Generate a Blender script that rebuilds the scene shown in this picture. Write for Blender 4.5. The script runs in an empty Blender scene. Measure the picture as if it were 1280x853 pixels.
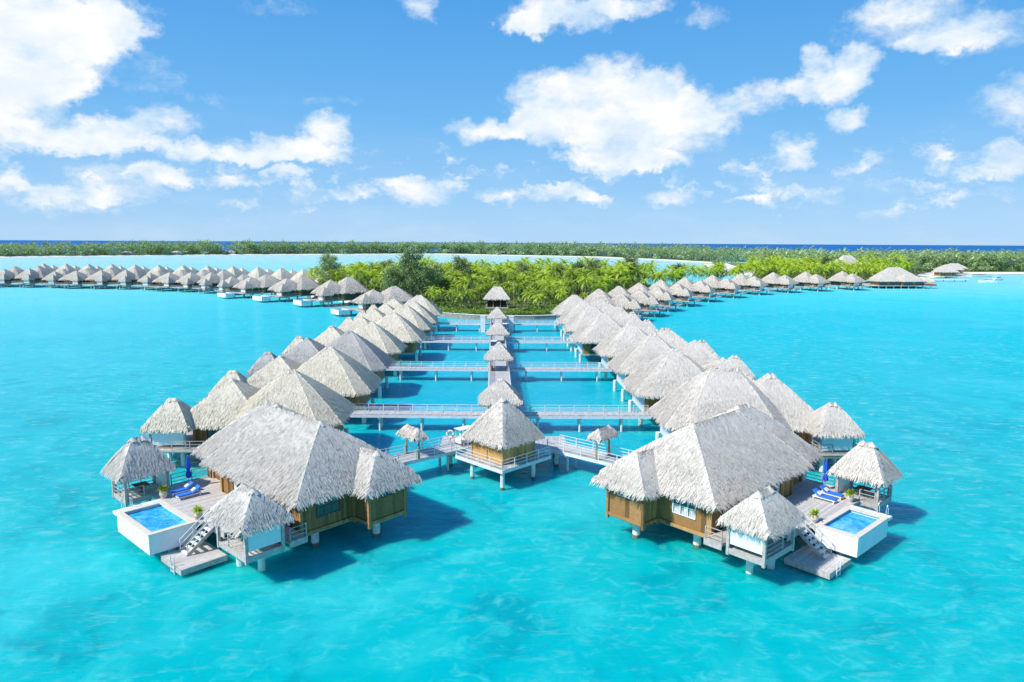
import bpy, math, random
from math import sin, cos, pi, radians, sqrt, atan2, hypot
from mathutils import Vector, Matrix
random.seed(11)
S = bpy.context.scene
COL = S.collection
R2 = sqrt(0.5)

# ------------------------------------------------------------------ node helpers
class NT:
    def __init__(s, tree):
        s.t = tree
        for n in list(tree.nodes): tree.nodes.remove(n)
    def n(s, typ, **kw):
        nd = s.t.nodes.new(typ)
        for k, v in kw.items(): setattr(nd, k, v)
        return nd
    def l(s, a, b): s.t.links.new(a, b)
    def put(s, sock, v):
        if isinstance(v, bpy.types.NodeSocket): s.l(v, sock)
        else: sock.default_value = v
    def math(s, op, a, b=None, c=None, clamp=False):
        m = s.n('ShaderNodeMath', operation=op); m.use_clamp = clamp
        s.put(m.inputs[0], a)
        if b is not None: s.put(m.inputs[1], b)
        if c is not None: s.put(m.inputs[2], c)
        return m.outputs[0]
    def vm(s, op, a, b=None, out=0):
        m = s.n('ShaderNodeVectorMath', operation=op)
        s.put(m.inputs[0], a)
        if b is not None: s.put(m.inputs[1], b)
        return m.outputs[out]
    def noise(s, vec, scale, detail=4, rough=.5, dist=0, out='Fac'):
        m = s.n('ShaderNodeTexNoise')
        s.put(m.inputs['Vector'], vec)
        m.inputs['Scale'].default_value = scale; m.inputs['Detail'].default_value = detail
        m.inputs['Roughness'].default_value = rough; m.inputs['Distortion'].default_value = dist
        return m.outputs[out]
    def ramp(s, fac, stops, interp='LINEAR'):
        m = s.n('ShaderNodeValToRGB'); s.put(m.inputs[0], fac)
        cr = m.color_ramp; cr.interpolation = interp
        while len(cr.elements) > 1: cr.elements.remove(cr.elements[0])
        cr.elements[0].position = stops[0][0]; cr.elements[0].color = (*stops[0][1], 1)
        for p, c in stops[1:]:
            e = cr.elements.new(p); e.color = (*c, 1)
        return m.outputs[0]
    def maprange(s, v, a, b, c=0, d=1, smooth=False):
        m = s.n('ShaderNodeMapRange'); m.interpolation_type = 'SMOOTHSTEP' if smooth else 'LINEAR'
        s.put(m.inputs[0], v); m.inputs[1].default_value = a; m.inputs[2].default_value = b
        m.inputs[3].default_value = c; m.inputs[4].default_value = d
        return m.outputs[0]
    def mix(s, fac, a, b, blend='MIX'):
        m = s.n('ShaderNodeMix', data_type='RGBA', blend_type=blend)
        s.put(m.inputs[0], fac)
        for i, v in ((6, a), (7, b)):
            if isinstance(v, tuple): v = (*v, 1) if len(v) == 3 else v
            s.put(m.inputs[i], v)
        return m.outputs[2]
    def bump(s, h, strength, dist=.1):
        m = s.n('ShaderNodeBump'); s.put(m.inputs['Height'], h)
        m.inputs['Strength'].default_value = strength; m.inputs['Distance'].default_value = dist
        return m.outputs[0]

def mat(name):
    m = bpy.data.materials.new(name); m.use_nodes = True
    return m, NT(m.node_tree)

def principled(nt, color, rough=.7, normal=None, **kw):
    b = nt.n('ShaderNodeBsdfPrincipled'); o = nt.n('ShaderNodeOutputMaterial')
    if isinstance(color, tuple): color = (*color, 1)
    nt.put(b.inputs['Base Color'], color); nt.put(b.inputs['Roughness'], rough)
    if normal is not None: nt.l(normal, b.inputs['Normal'])
    for k, v in kw.items(): nt.put(b.inputs[k.replace('_', ' ')], v)
    nt.l(b.outputs[0], o.inputs[0])
    return b

def simple(name, col, rough=.6, var=.15, scale=1.5, bump=0, **kw):
    m, t = mat(name)
    g = t.n('ShaderNodeNewGeometry').outputs['Position']
    f = t.noise(g, scale, 5, .6)
    f = t.maprange(f, .3, .7, 1 - var, 1 + var)
    c = t.mix(1.0, col, t.n('ShaderNodeCombineColor').outputs[0], 'MULTIPLY')
    cc = t.t.nodes[-2] if False else None
    # multiply by a grey made of f
    comb = t.n('ShaderNodeCombineXYZ')
    for i in range(3): t.l(f, comb.inputs[i])
    c = t.mix(1.0, col, comb.outputs[0], 'MULTIPLY')
    nrm = t.bump(t.noise(g, scale * 8, 4, .6), bump, .03) if bump else None
    principled(t, c, rough, nrm, **kw)
    return m

# ------------------------------------------------------------------ materials
def make_thatch(name, c_hi, c_lo):
    m, t = mat(name)
    tc = t.n('ShaderNodeTexCoord').outputs['Object']
    geo = t.n('ShaderNodeNewGeometry').outputs['Position']
    at = t.n('ShaderNodeAttribute'); at.attribute_name = 'tint'
    big = t.noise(geo, .35, 4, .6)
    fine = t.noise(tc, 7, 5, .7)
    f = t.math('ADD', t.math('MULTIPLY', at.outputs['Fac'], .62), t.math('MULTIPLY', fine, .34))
    f = t.math('ADD', f, t.math('MULTIPLY', t.math('ADD', big, t.math('MULTIPLY', t.noise(geo, 1.3, 4, .7), .6)), .40))
    f = t.math('SUBTRACT', f, .12)
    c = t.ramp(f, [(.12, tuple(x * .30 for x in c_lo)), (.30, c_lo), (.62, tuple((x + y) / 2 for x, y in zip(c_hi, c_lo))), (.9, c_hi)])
    bp = t.bump(t.noise(tc, 9, 6, .7), .4, .08)
    principled(t, c, .9, bp, Specular_IOR_Level=.15)
    return m
M = {}
M['thatch'] = make_thatch('thatch_grey', (.76, .70, .615), (.41, .375, .33))
M['thatch_warm'] = make_thatch('thatch_cream', (.84, .765, .61), (.46, .405, .31))
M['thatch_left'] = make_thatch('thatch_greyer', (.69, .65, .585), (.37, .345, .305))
M['thatch_far'] = make_thatch('thatch_beige', (.68, .61, .52), (.31, .27, .22))
M['thatch_dark'] = make_thatch('thatch_weathered', (.60, .57, .53), (.33, .315, .30))

def make_planks(name, c1, c2, axis='V', width=.16, rough=.7, gap=.25):
    """boards: colour varies per board, with a dark seam"""
    m, t = mat(name)
    tc = t.n('ShaderNodeTexCoord').outputs['Object']
    sx = t.n('ShaderNodeSeparateXYZ'); t.l(tc, sx.inputs[0])
    if axis == 'V': d = t.math('ADD', sx.outputs[0], sx.outputs[1])      # walls seen from any side
    elif axis == 'X': d = sx.outputs[0]
    elif axis == 'D': d = t.math('MULTIPLY', t.math('SUBTRACT', sx.outputs[1], sx.outputs[0]), R2)
    else: d = sx.outputs[1]
    q = t.math('DIVIDE', d, width)
    fl = t.math('FLOOR', q); fr = t.math('FRACT', q)
    wn = t.n('ShaderNodeTexWhiteNoise', noise_dimensions='1D'); t.l(fl, wn.inputs['W'])
    c = t.ramp(wn.outputs[0], [(0, c2), (1, c1)])
    g = t.noise(tc, 3, 5, .65)
    c = t.mix(t.maprange(g, .35, .75, 0, .55), c, tuple(x * .55 for x in c2))
    seam = t.math('LESS_THAN', fr, .1)
    c = t.mix(t.math('MULTIPLY', seam, gap), c, tuple(x * .2 for x in c2))
    principled(t, c, rough, t.bump(fr, .25, .02), Specular_IOR_Level=.25)
    return m
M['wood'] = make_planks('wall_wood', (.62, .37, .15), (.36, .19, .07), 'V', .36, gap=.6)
M['wood_shade'] = make_planks('wall_wood_shaded', (.46, .25, .10), (.25, .13, .05), 'V', .36, gap=.6)  # darker copy for the left villa, its shade put into the colour
M['wood_dark'] = make_planks('dark_wood', (.24, .16, .09), (.13, .09, .055), 'V', .3)
M['bamboo'] = make_planks('bamboo_wall', (.88, .60, .24), (.62, .36, .11), 'V', .3, gap=.7)
M['deck'] = make_planks('deck_boards', (.80, .73, .67), (.58, .54, .50), 'D', .22, gap=.45)
M['deck_x'] = make_planks('walkway_boards', (.68, .65, .63), (.50, .48, .47), 'X', .22, gap=.4)
M['deck_y'] = make_planks('walkway_boards_long', (.62, .58, .56), (.44, .42, .41), 'Y', .24, gap=.4)
M['grey_wood'] = simple('weathered_post_wood', (.47, .43, .40), .8, .25, 3)
M['post_wood'] = simple('post_wood', (.42, .33, .22), .8, .25, 3)
M['white'] = simple('white_render', (.83, .83, .82), .6, .08, 1.2, .1)
M['rail'] = simple('painted_rail', (.72, .73, .74), .5, .15, 2)
M['panel'] = simple('white_panel', (.78, .80, .80), .35, .04, 1)
M['pile'] = simple('concrete_pile', (.74, .74, .70), .7, .2, 2.5, .2)
M['stain'] = simple('wet_pile_stain', (.18, .17, .11), .6, .4, 4)
M['cream'] = simple('pool_coping_stone', (.78, .68, .55), .6, .1, 3)
M['blue'] = simple('blue_canvas', (.015, .10, .62), .8, .15, 4)
M['blue_cushion'] = simple('blue_cushion_fabric', (.03, .20, .78), .85, .1, 4)
M['black'] = simple('black_rubber', (.03, .03, .03), .7, .1, 4)
M['dark'] = simple('dark_interior', (.035, .033, .03), .8, .2, 2)
M['terracotta'] = simple('pale_pot_clay', (.62, .55, .45), .8, .1, 4)
M['metal'] = simple('brushed_steel', (.75, .77, .78), .25, .05, 3, Metallic=.8)
M['curtain'] = simple('white_curtain', (.62, .60, .56), .9, .12, 6)
M['sand'] = simple('coral_sand', (.84, .77, .64), .9, .08, .05)
M['stone'] = simple('seawall_stone', (.30, .28, .25), .9, .3, 1.2, .4)
M['bark'] = simple('palm_bark', (.34, .28, .21), .9, .25, 3)
M['hull_red'] = simple('red_canopy', (.62, .12, .10), .6, .1, 2)

m, t = mat('window_glass'); principled(t, (.03, .07, .08), .08, None, Specular_IOR_Level=.8); M['glass'] = m

def make_foliage(name, c1, c2, trans=.35, scale=.25):
    m, t = mat(name)
    geo = t.n('ShaderNodeNewGeometry')
    at = t.n('ShaderNodeAttribute'); at.attribute_name = 'tint'
    oi = t.n('ShaderNodeObjectInfo')
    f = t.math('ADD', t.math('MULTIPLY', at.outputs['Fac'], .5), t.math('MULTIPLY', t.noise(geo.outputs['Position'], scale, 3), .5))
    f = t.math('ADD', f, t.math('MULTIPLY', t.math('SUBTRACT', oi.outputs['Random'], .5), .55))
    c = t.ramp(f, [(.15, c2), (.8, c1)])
    d = t.n('ShaderNodeBsdfDiffuse'); tr = t.n('ShaderNodeBsdfTranslucent'); gl = t.n('ShaderNodeBsdfGlossy')
    t.l(c, d.inputs[0]); t.l(t.mix(1, c, (1.0, 1.0, .55), 'MULTIPLY'), tr.inputs[0]); gl.inputs['Roughness'].default_value = .45
    gl.inputs[0].default_value = (1, 1, .95, 1)
    mx = t.n('ShaderNodeMixShader'); mx.inputs[0].default_value = trans
    t.l(d.outputs[0], mx.inputs[1]); t.l(tr.outputs[0], mx.inputs[2])
    m2 = t.n('ShaderNodeMixShader'); m2.inputs[0].default_value = .05
    t.l(mx.outputs[0], m2.inputs[1]); t.l(gl.outputs[0], m2.inputs[2])
    o = t.n('ShaderNodeOutputMaterial'); t.l(m2.outputs[0], o.inputs[0])
    return m
M['palm'] = make_foliage('palm_frond', (.52, .66, .05), (.04, .12, .015), .33, .09)
M['far_palm'] = make_foliage('distant_palm_frond', (.56, .70, .30), (.22, .36, .17), .3, .03)  # paler greens: distance haze painted into the leaf colour
M['pine'] = make_foliage('casuarina_needles', (.38, .48, .20), (.10, .17, .07), .2)
M['far_pine'] = make_foliage('distant_dark_foliage', (.34, .50, .28), (.20, .33, .21), .2, .02)  # distance haze put into these greens as well
M['shrub'] = make_foliage('shrub_leaf', (.30, .44, .06), (.07, .15, .025), .3)
m, t = mat('island_ground')
g = t.n('ShaderNodeNewGeometry').outputs['Position']
principled(t, t.ramp(t.noise(g, .08, 5, .6), [(.3, (.05, .09, .02)), (.55, (.14, .18, .05)), (.8, (.45, .40, .26))]), .95); M['ground'] = m

# lagoon surface: half scattering turquoise, half clear over the sand bed
def make_water():
    m, t = mat('lagoon_surface')
    geo = t.n('ShaderNodeNewGeometry').outputs['Position']
    sx = t.n('ShaderNodeSeparateXYZ'); t.l(geo, sx.inputs[0])
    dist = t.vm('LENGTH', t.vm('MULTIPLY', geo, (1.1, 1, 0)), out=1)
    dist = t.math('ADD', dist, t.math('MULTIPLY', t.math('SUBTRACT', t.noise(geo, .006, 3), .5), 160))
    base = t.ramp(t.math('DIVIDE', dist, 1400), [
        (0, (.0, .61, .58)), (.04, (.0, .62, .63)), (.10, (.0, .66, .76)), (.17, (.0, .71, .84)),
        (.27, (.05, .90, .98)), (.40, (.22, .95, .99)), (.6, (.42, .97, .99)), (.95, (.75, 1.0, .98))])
    # broad deeper and shallower areas, plus painted glare on the left
    n1 = t.noise(t.vm('MULTIPLY', geo, (1, 1.6, 1)), .022, 4, .55, .6)
    base = t.mix(t.maprange(n1, .50, .72, 0, .30, True), base, (.0, .46, .68))
    n1b = t.noise(t.vm('ADD', geo, (300, 100, 0)), .045, 4, .6, .8)
    base = t.mix(t.maprange(n1b, .5, .72, 0, .35, True), base, (.10, .88, .92))
    pale = t.math('MULTIPLY', t.maprange(t.math('ADD', sx.outputs[0], t.math('MULTIPLY', n1b, 60)), -10, -170, 0, .38), t.maprange(dist, 60, 130, 0, 1))  # sun glare towards the left, painted in as paler water
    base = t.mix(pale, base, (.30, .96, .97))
    n2 = t.noise(geo, .13, 5, .62, .8)
    n3 = t.noise(geo, .5, 4, .6, 1.0)
    fall = t.maprange(dist, 50, 260, 1, 0)
    base = t.mix(t.math('MULTIPLY', t.maprange(n2, .50, .72, 0, .55, True), fall), base, (.08, .86, .79))
    base = t.mix(t.math('MULTIPLY', t.maprange(n2, .50, .30, 0, .65, True), fall), base, (.0, .37, .42))
    base = t.mix(t.math('MULTIPLY', t.maprange(n3, .52, .75, 0, .30, True), fall), base, (.16, .95, .88))
    ax_ = t.math('ABSOLUTE', t.math('ADD', sx.outputs[0], 2.5)); sy_ = sx.outputs[1]
    deep_shaded = t.math('MULTIPLY', t.maprange(ax_, 12, 26, 1, 0, True), t.math('MULTIPLY', t.maprange(sy_, 60, 90, 0, 1, True), t.maprange(sy_, 215, 235, 1, 0)))
    base = t.mix(t.math('MULTIPLY', deep_shaded, .62), base, (.0, .47, .70))  # depth and villa shadow between the rows, both put into the colour
    # small waves driven from the open side, calmer in the lee of the villas
    wv = t.vm('MULTIPLY', geo, (.55, 1.35, 1))
    rot = t.n('ShaderNodeVectorRotate'); rot.rotation_type = 'Z_AXIS'; t.l(wv, rot.inputs['Vector']); rot.inputs['Angle'].default_value = .22
    ws = t.noise(rot.outputs[0], .75, 3, .55, .5)
    wf = t.noise(rot.outputs[0], 2.6, 4, .62, .4)
    sx2 = t.n('ShaderNodeSeparateXYZ'); t.l(geo, sx2.inputs[0])
    lee = t.maprange(t.math('ABSOLUTE', t.math('ADD', sx2.outputs[0], 2)), 14, 42, .35, 1.0)
    gust = t.maprange(t.noise(geo, .03, 3), .35, .65, .45, 1.15)
    h = t.math('MULTIPLY', t.math('ADD', ws, t.math('MULTIPLY', wf, .35)), t.math('MULTIPLY', lee, gust))
    base = t.mix(t.math('MULTIPLY', t.maprange(t.math('ADD', ws, t.math('MULTIPLY', wf, .35)), .70, .95, 0, .50, True), t.math('MULTIPLY', lee, gust)), base, (.42, .97, .96))  # ripple glints painted in: crests lightened here, troughs darkened next
    base = t.mix(t.math('MULTIPLY', t.maprange(t.math('ADD', ws, t.math('MULTIPLY', wf, .35)), .66, .45, 0, .28, True), t.math('MULTIPLY', lee, gust)), base, (.0, .50, .66))
    nb = t.bump(h, .8, .55)
    d = t.n('ShaderNodeSubsurfaceScattering'); d.falloff = 'RANDOM_WALK'; t.l(base, d.inputs[0]); t.l(t.bump(h, .6, .7), d.inputs['Normal'])
    d.inputs['Scale'].default_value = 1.7; d.inputs['Radius'].default_value = (.2, 1.3, 1.6)
    tr = t.n('ShaderNodeBsdfTransparent'); tr.inputs[0].default_value = (.15, .97, 1, 1)
    mx = t.n('ShaderNodeMixShader'); mx.inputs[0].default_value = .30
    t.l(d.outputs[0], mx.inputs[1]); t.l(tr.outputs[0], mx.inputs[2])
    gl = t.n('ShaderNodeBsdfGlossy'); gl.inputs['Roughness'].default_value = .09; t.l(nb, gl.inputs['Normal'])
    fr = t.n('ShaderNodeFresnel'); fr.inputs[0].default_value = 1.33; t.l(nb, fr.inputs['Normal'])
    fac = t.math('MULTIPLY', fr.outputs[0], t.maprange(dist, 60, 500, .50, .12))
    m2 = t.n('ShaderNodeMixShader'); t.l(fac, m2.inputs[0])
    t.l(mx.outputs[0], m2.inputs[1]); t.l(gl.outputs[0], m2.inputs[2])
    o = t.n('ShaderNodeOutputMaterial'); t.l(m2.outputs[0], o.inputs[0])
    return m
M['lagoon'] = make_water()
m, t = mat('lagoon_sand_bed')
g = t.n('ShaderNodeNewGeometry').outputs['Position']
c = t.ramp(t.noise(g, .05, 6, .6, .5), [(.3, (.01, .56, .64)), (.5, (.05, .86, .86)), (.75, (.30, .98, .92))])
principled(t, c, 1, None, Specular_IOR_Level=0); M['bed'] = m
m, t = mat('open_ocean')
g = t.n('ShaderNodeNewGeometry').outputs['Position']
principled(t, t.ramp(t.noise(g, .002, 3), [(.3, (.005, .11, .33)), (.7, (.012, .16, .42))]), .6, None, Specular_IOR_Level=.1); M['ocean'] = m
m, t = mat('pool_water')
g = t.n('ShaderNodeNewGeometry').outputs['Position']
vo = t.n('ShaderNodeTexVoronoi', feature='DISTANCE_TO_EDGE'); t.l(t.vm('ADD', g, t.vm('SCALE', t.noise(g, 1.2, 2, out='Color'), None)), vo.inputs['Vector'])
vo.inputs['Scale'].default_value = 1.4
c = t.ramp(t.noise(g, .7, 5, .65, 1.2), [(.3, (.0, .30, .66)), (.5, (.02, .44, .80)), (.68, (.16, .66, .92)), (.85, (.6, .9, .98))])
c = t.mix(t.maprange(vo.outputs[0], .08, 0, 0, .22), c, (.6, .9, 1))
principled(t, c, .05, t.bump(t.noise(g, 3, 3), .3, .1)); M['pool'] = m

# ------------------------------------------------------------------ object helpers
def tag(o, label=None, cat=None, group=None, kind=None):
    if label: o['label'] = label
    if cat: o['category'] = cat
    if group: o['group'] = group
    if kind: o['kind'] = kind
    return o
def empty(name, loc, rz=0, label=None, cat=None, group=None, scale=(1, 1, 1)):
    o = bpy.data.objects.new(name, None); COL.objects.link(o); o.empty_display_size = .5
    o.location = loc; o.rotation_euler = (0, 0, rz); o.scale = scale
    return tag(o, label, cat, group)
def kids(o): return [c for c in COL.objects if c.parent == o]
KIDS = {}
def copy_tree(o, loc=None, rz=None, scale=None, label=None, group=None):
    r = o.copy(); COL.objects.link(r)
    if loc is not None: r.location = loc
    if rz is not None: r.rotation_euler = (0, 0, rz)
    if scale is not None: r.scale = scale
    if label: r['label'] = label
    if group: r['group'] = group
    def rec(src, dst):
        for ch in KIDS.get(src.name, []):
            c = ch.copy(); COL.objects.link(c); c.parent = dst
            KIDS.setdefault(dst.name, []).append(c); rec(ch, c)
    rec(o, r)
    return r

class MB:
    """collects geometry in local coordinates; fn maps them (for mirrored or turned parts)"""
    def __init__(s, fn=None): s.v = []; s.f = []; s.m = []; s.t = []; s.fn = fn
    def add(s, vs, fs, mi=0, tint=.5):
        b = len(s.v)
        s.v += [s.fn(p) for p in vs] if s.fn else vs
        s.f += [tuple(b + i for i in f) for f in fs]
        s.m += [mi] * len(fs); s.t += [tint] * len(fs)
    def box(s, x0, x1, y0, y1, z0, z1, mi=0, tint=.5):
        v = [(x0, y0, z0), (x1, y0, z0), (x1, y1, z0), (x0, y1, z0), (x0, y0, z1), (x1, y0, z1), (x1, y1, z1), (x0, y1, z1)]
        s.add(v, [(0, 3, 2, 1), (4, 5, 6, 7), (0, 1, 5, 4), (1, 2, 6, 5), (2, 3, 7, 6), (3, 0, 4, 7)], mi, tint)
    def beam(s, p, q, w, h=None, mi=0):
        h = h or w; p = Vector(p); q = Vector(q); d = (q - p).normalized()
        up = Vector((0, 0, 1)) if abs(d.z) < .95 else Vector((1, 0, 0))
        a = d.cross(up).normalized() * w / 2; b = a.cross(d).normalized() * h / 2
        v = [tuple(c + i * a + j * b) for c in (p, q) for i, j in ((-1, -1), (1, -1), (1, 1), (-1, 1))]
        s.add(v, [(3, 2, 1, 0), (4, 5, 6, 7), (0, 1, 5, 4), (1, 2, 6, 5), (2, 3, 7, 6), (3, 0, 4, 7)], mi)
    def tube(s, pts, rs, n=8, mi=0, cap=True):
        vs = []; fs = []
        for k, p in enumerate(pts):
            p = Vector(p)
            d = (Vector(pts[min(k + 1, len(pts) - 1)]) - Vector(pts[max(k - 1, 0)])).normalized()
            up = Vector((0, 0, 1)) if abs(d.z) < .9 else Vector((1, 0, 0))
            a = d.cross(up).normalized(); b = a.cross(d)
            for i in range(n):
                an = 2 * pi * i / n; vs.append(tuple(p + rs[k] * (cos(an) * a + sin(an) * b)))
        for k in range(len(pts) - 1):
            for i in range(n):
                j = (i + 1) % n; fs.append((k * n + i, k * n + j, (k + 1) * n + j, (k + 1) * n + i))
        if cap: fs.append(tuple(range(n))); fs.append(tuple(range((len(pts) - 1) * n, len(pts) * n)))
        s.add(vs, fs, mi)
    def build(s, name, mats, parent=None, loc=None):
        me = bpy.data.meshes.new(name)
        me.from_pydata(s.v, [], s.f)
        if not isinstance(mats, (list, tuple)): mats = [mats]
        for x in mats: me.materials.append(M[x])
        me.polygons.foreach_set('material_index', s.m)
        at = me.attributes.new('tint', 'FLOAT', 'FACE'); at.data.foreach_set('value', s.t)
        me.update()
        o = bpy.data.objects.new(name, me); COL.objects.link(o)
        if parent: o.parent = parent; KIDS.setdefault(parent.name, []).append(o)
        if loc: o.location = loc
        return o
def lerp(a, b, t): return tuple(x + (y - x) * t for x, y in zip(a, b))

# ------------------------------------------------------------------ thatched roofs
def thatch(mb, x0, x1, y0, y1, ze, zr, ridge=None, dens=22, leaf=(.10, .55), rnd=None, sag=.035, under=True, cap=True, ch=0):
    """a hip roof of layered leaf: surface, ragged leaf strips, hanging fringe and ridge cap"""
    rnd = rnd or random
    if ridge is None:
        w, d = x1 - x0, y1 - y0; cx, cy = (x0 + x1) / 2, (y0 + y1) / 2
        e = max(w, d) / 2 - min(w, d) / 2 + .12
        ridge = ((cx - e, cy), (cx + e, cy)) if w >= d else ((cx, cy - e), (cx, cy + e))
    (ax, ay), (bx, by) = ridge
    A = (ax, ay, zr); B = (bx, by, zr)
    c = [(x0, y0, ze), (x1, y0, ze), (x1, y1, ze), (x0, y1, ze)]
    longx = abs(bx - ax) >= abs(by - ay)
    if longx: faces = [(c[0], c[1], B, A), (c[1], c[2], B, B), (c[2], c[3], A, B), (c[3], c[0], A, A)]
    else: faces = [(c[0], c[1], A, A), (c[1], c[2], B, A), (c[2], c[3], B, B), (c[3], c[0], A, B)]
    hips = [(c[0], A), (c[3], A), (c[1], B), (c[2], B)] if longx else [(c[0], A), (c[1], A), (c[2], B), (c[3], B)]
    poly = c
    if ch:          # cut corners: an eight-sided eave
        k_ = ch
        poly = [(x0 + k_, y0, ze), (x1 - k_, y0, ze), (x1, y0 + k_, ze), (x1, y1 - k_, ze), (x1 - k_, y1, ze), (x0 + k_, y1, ze), (x0, y1 - k_, ze), (x0, y0 + k_, ze)]
        near = lambda p: A if hypot(p[0] - ax, p[1] - ay) <= hypot(p[0] - bx, p[1] - by) else B
        rp = [near(p) for p in poly]
        faces = [(poly[i], poly[(i + 1) % 8], rp[(i + 1) % 8], rp[i]) for i in range(8)]
        hips = [(poly[i], rp[i]) for i in range(8)]
    H = zr - ze
    def prof(t, p):      # gentle swelling of the slope
        return (p[0], p[1], p[2] + sin(pi * t) * H * sag)
    for (p0, p1, q1, q0) in faces:
        P0, P1, Q0, Q1 = map(Vector, (p0, p1, q0, q1))
        L = (P1 - P0).length; SL = (((Q0 + Q1) / 2) - ((P0 + P1) / 2)).length
        nu = max(3, int(L / .7)); nv = max(4, int(SL / .45))
        vs = []; fs = []
        for j in range(nv + 1):
            tt = j / nv
            for i in range(nu + 1):
                s_ = i / nu
                p = (P0.lerp(P1, s_)).lerp(Q0.lerp(Q1, s_), tt)
                jz = 0 if i in (0, nu) else rnd.uniform(-.05, .05)
                p = prof(tt, p); vs.append((p[0], p[1], p[2] + jz))
        for j in range(nv):
            for i in range(nu):
                a = j * (nu + 1) + i
                fs.append((a, a + 1, a + nu + 2, a + nu + 1))
        mb.add(vs, fs, 0, .42)
        e = (P1 - P0).normalized(); up = ((Q0 + Q1) / 2 - (P0 + P1) / 2)
        up = (up - up.dot(e) * e).normalized(); nrm = e.cross(up).normalized()
        if nrm.z < 0: nrm = -nrm
        top = (Q1 - Q0).length
        area = (L + top) / 2 * SL
        for k in range(int(area * dens)):
            # area-true sampling over the trapezoid
            while True:
                tt = rnd.random()
                if rnd.random() * max(L, top) < L + (top - L) * tt: break
            s_ = rnd.random()
            p = Vector(prof(tt, (P0.lerp(P1, s_)).lerp(Q0.lerp(Q1, s_), tt)))
            w = leaf[0] * rnd.uniform(.6, 1.7); l = leaf[1] * rnd.uniform(.5, 1.3)
            yaw = rnd.gauss(0, .13)
            dn = (-up * cos(yaw) + e * sin(yaw)); sd = dn.cross(nrm)
            lift = rnd.uniform(.02, .09) * l
            a = p + nrm * .015; b = a + dn * l + nrm * lift
            mb.add([tuple(a - sd * w * .5), tuple(a + sd * w * .5), tuple(b + sd * w * .35), tuple(b - sd * w * .35)], [(0, 1, 2, 3)], 0, (.05 if rnd.random() < .03 else min(1, max(0, rnd.gauss(.60, .18)))))
        # shaggy fringe hanging at the eave
        out = Vector((-up.x, -up.y, 0)).normalized()
        nf = int(L * dens * .5)
        for k in range(nf):
            s_ = rnd.random(); p = P0.lerp(P1, s_)
            lay = rnd.random()
            p = p + up * lay * .45 + nrm * (.06 * (1 - lay))
            w = leaf[0] * rnd.uniform(.8, 1.8); l = rnd.uniform(.28, .66) * (1 - .3 * lay)
            dirn = (out * rnd.uniform(.1, .75) + Vector((0, 0, -1)) * rnd.uniform(.55, 1) + e * rnd.gauss(0, .2)).normalized()
            b = p + dirn * l
            mb.add([tuple(p - e * w * .5), tuple(p + e * w * .5), tuple(b + e * w * .25), tuple(b - e * w * .25)], [(0, 1, 2, 3)], 0, min(1, max(0, rnd.gauss(.5, .28))))
        # thickness of the eave
        ns = max(4, int(L / .3)); vs = []
        for i in range(ns + 1):
            p = P0.lerp(P1, i / ns); dz = rnd.uniform(.28, .5)
            q = p - out * .12
            vs += [tuple(p), (q.x, q.y, q.z - dz)]
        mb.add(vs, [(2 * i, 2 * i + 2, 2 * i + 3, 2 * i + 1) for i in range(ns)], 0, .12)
    if under:
        z = ze - .2
        mx_, my_ = (x0 + x1) / 2, (y0 + y1) / 2
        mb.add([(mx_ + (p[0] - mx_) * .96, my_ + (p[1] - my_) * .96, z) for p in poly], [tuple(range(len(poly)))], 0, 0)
    if cap:
        # capping leaves along hips and ridge
        segs = list(hips)
        if (Vector(A) - Vector(B)).length > .3: segs.append((A, B))
        for (p, q) in segs:
            Pv, Qv = Vector(p), Vector(q); L = (Qv - Pv).length; d = (Qv - Pv).normalized()
            side = d.cross(Vector((0, 0, 1)));
            if side.length < .01: continue
            side.normalize(); n = int(L * dens * .35)
            for k in range(n):
                s_ = rnd.random(); b0 = Vector(prof(s_ if q is not B or p is not A else 1, Pv.lerp(Qv, s_))) + Vector((0, 0, .07))
                sg = rnd.choice((-1, 1)); l = rnd.uniform(.25, .5)
                tip = b0 + side * sg * l - Vector((0, 0, 1)) * l * .75 - d * rnd.uniform(0, .35)
                w = leaf[0] * rnd.uniform(.8, 1.6)
                mb.add([tuple(b0 - d * w), tuple(b0 + d * w), tuple(tip + d * w * .5), tuple(tip - d * w * .5)], [(0, 1, 2, 3)], 0, min(1, max(0, rnd.gauss(.64, .2))))
        # finial tuft
        for X in {A, B}:
            for k in range(int(6 + dens * .5)):
                an = rnd.uniform(0, 2 * pi); r = rnd.uniform(.25, .5)
                p = Vector(X) + Vector((0, 0, .16)); q = p + Vector((cos(an) * r, sin(an) * r, -r * .9)); sd = Vector((-sin(an), cos(an), 0)) * .08
                mb.add([tuple(p - sd * .5), tuple(p + sd * .5), tuple(q + sd), tuple(q - sd)], [(0, 1, 2, 3)], 0, rnd.uniform(.5, 1))

def pile(parent, x, y, top, fn=None, r=.27, water=0):
    mb = MB(fn); mb.tube([(x, y, -2.6), (x, y, .0)], [r, r], 10, 1, False)
    mb.tube([(x, y, 0), (x, y, .28)], [r * 1.02, r * 1.02], 10, 1, False)
    mb.tube([(x, y, .28), (x, y, top)], [r, r], 10, 0)
    return mb.build('pile', ['pile', 'stain'], parent)
def rail_run(mb, p, q, z, h=1.05, step=1.9, rails=(1.0, .66, .34), t=.05, mi=0):
    p = Vector((*p, z)); q = Vector((*q, z)); L = (q - p).length; n = max(1, round(L / step))
    for i in range(n + 1):
        a = p.lerp(q, i / n); mb.box(a.x - t * .8, a.x + t * .8, a.y - t * .8, a.y + t * .8, z - .15, z + h, mi)
    for r in rails:
        mb.beam((p.x, p.y, z + h * r - .02), (q.x, q.y, z + h * r - .02), t, t, mi)

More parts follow.
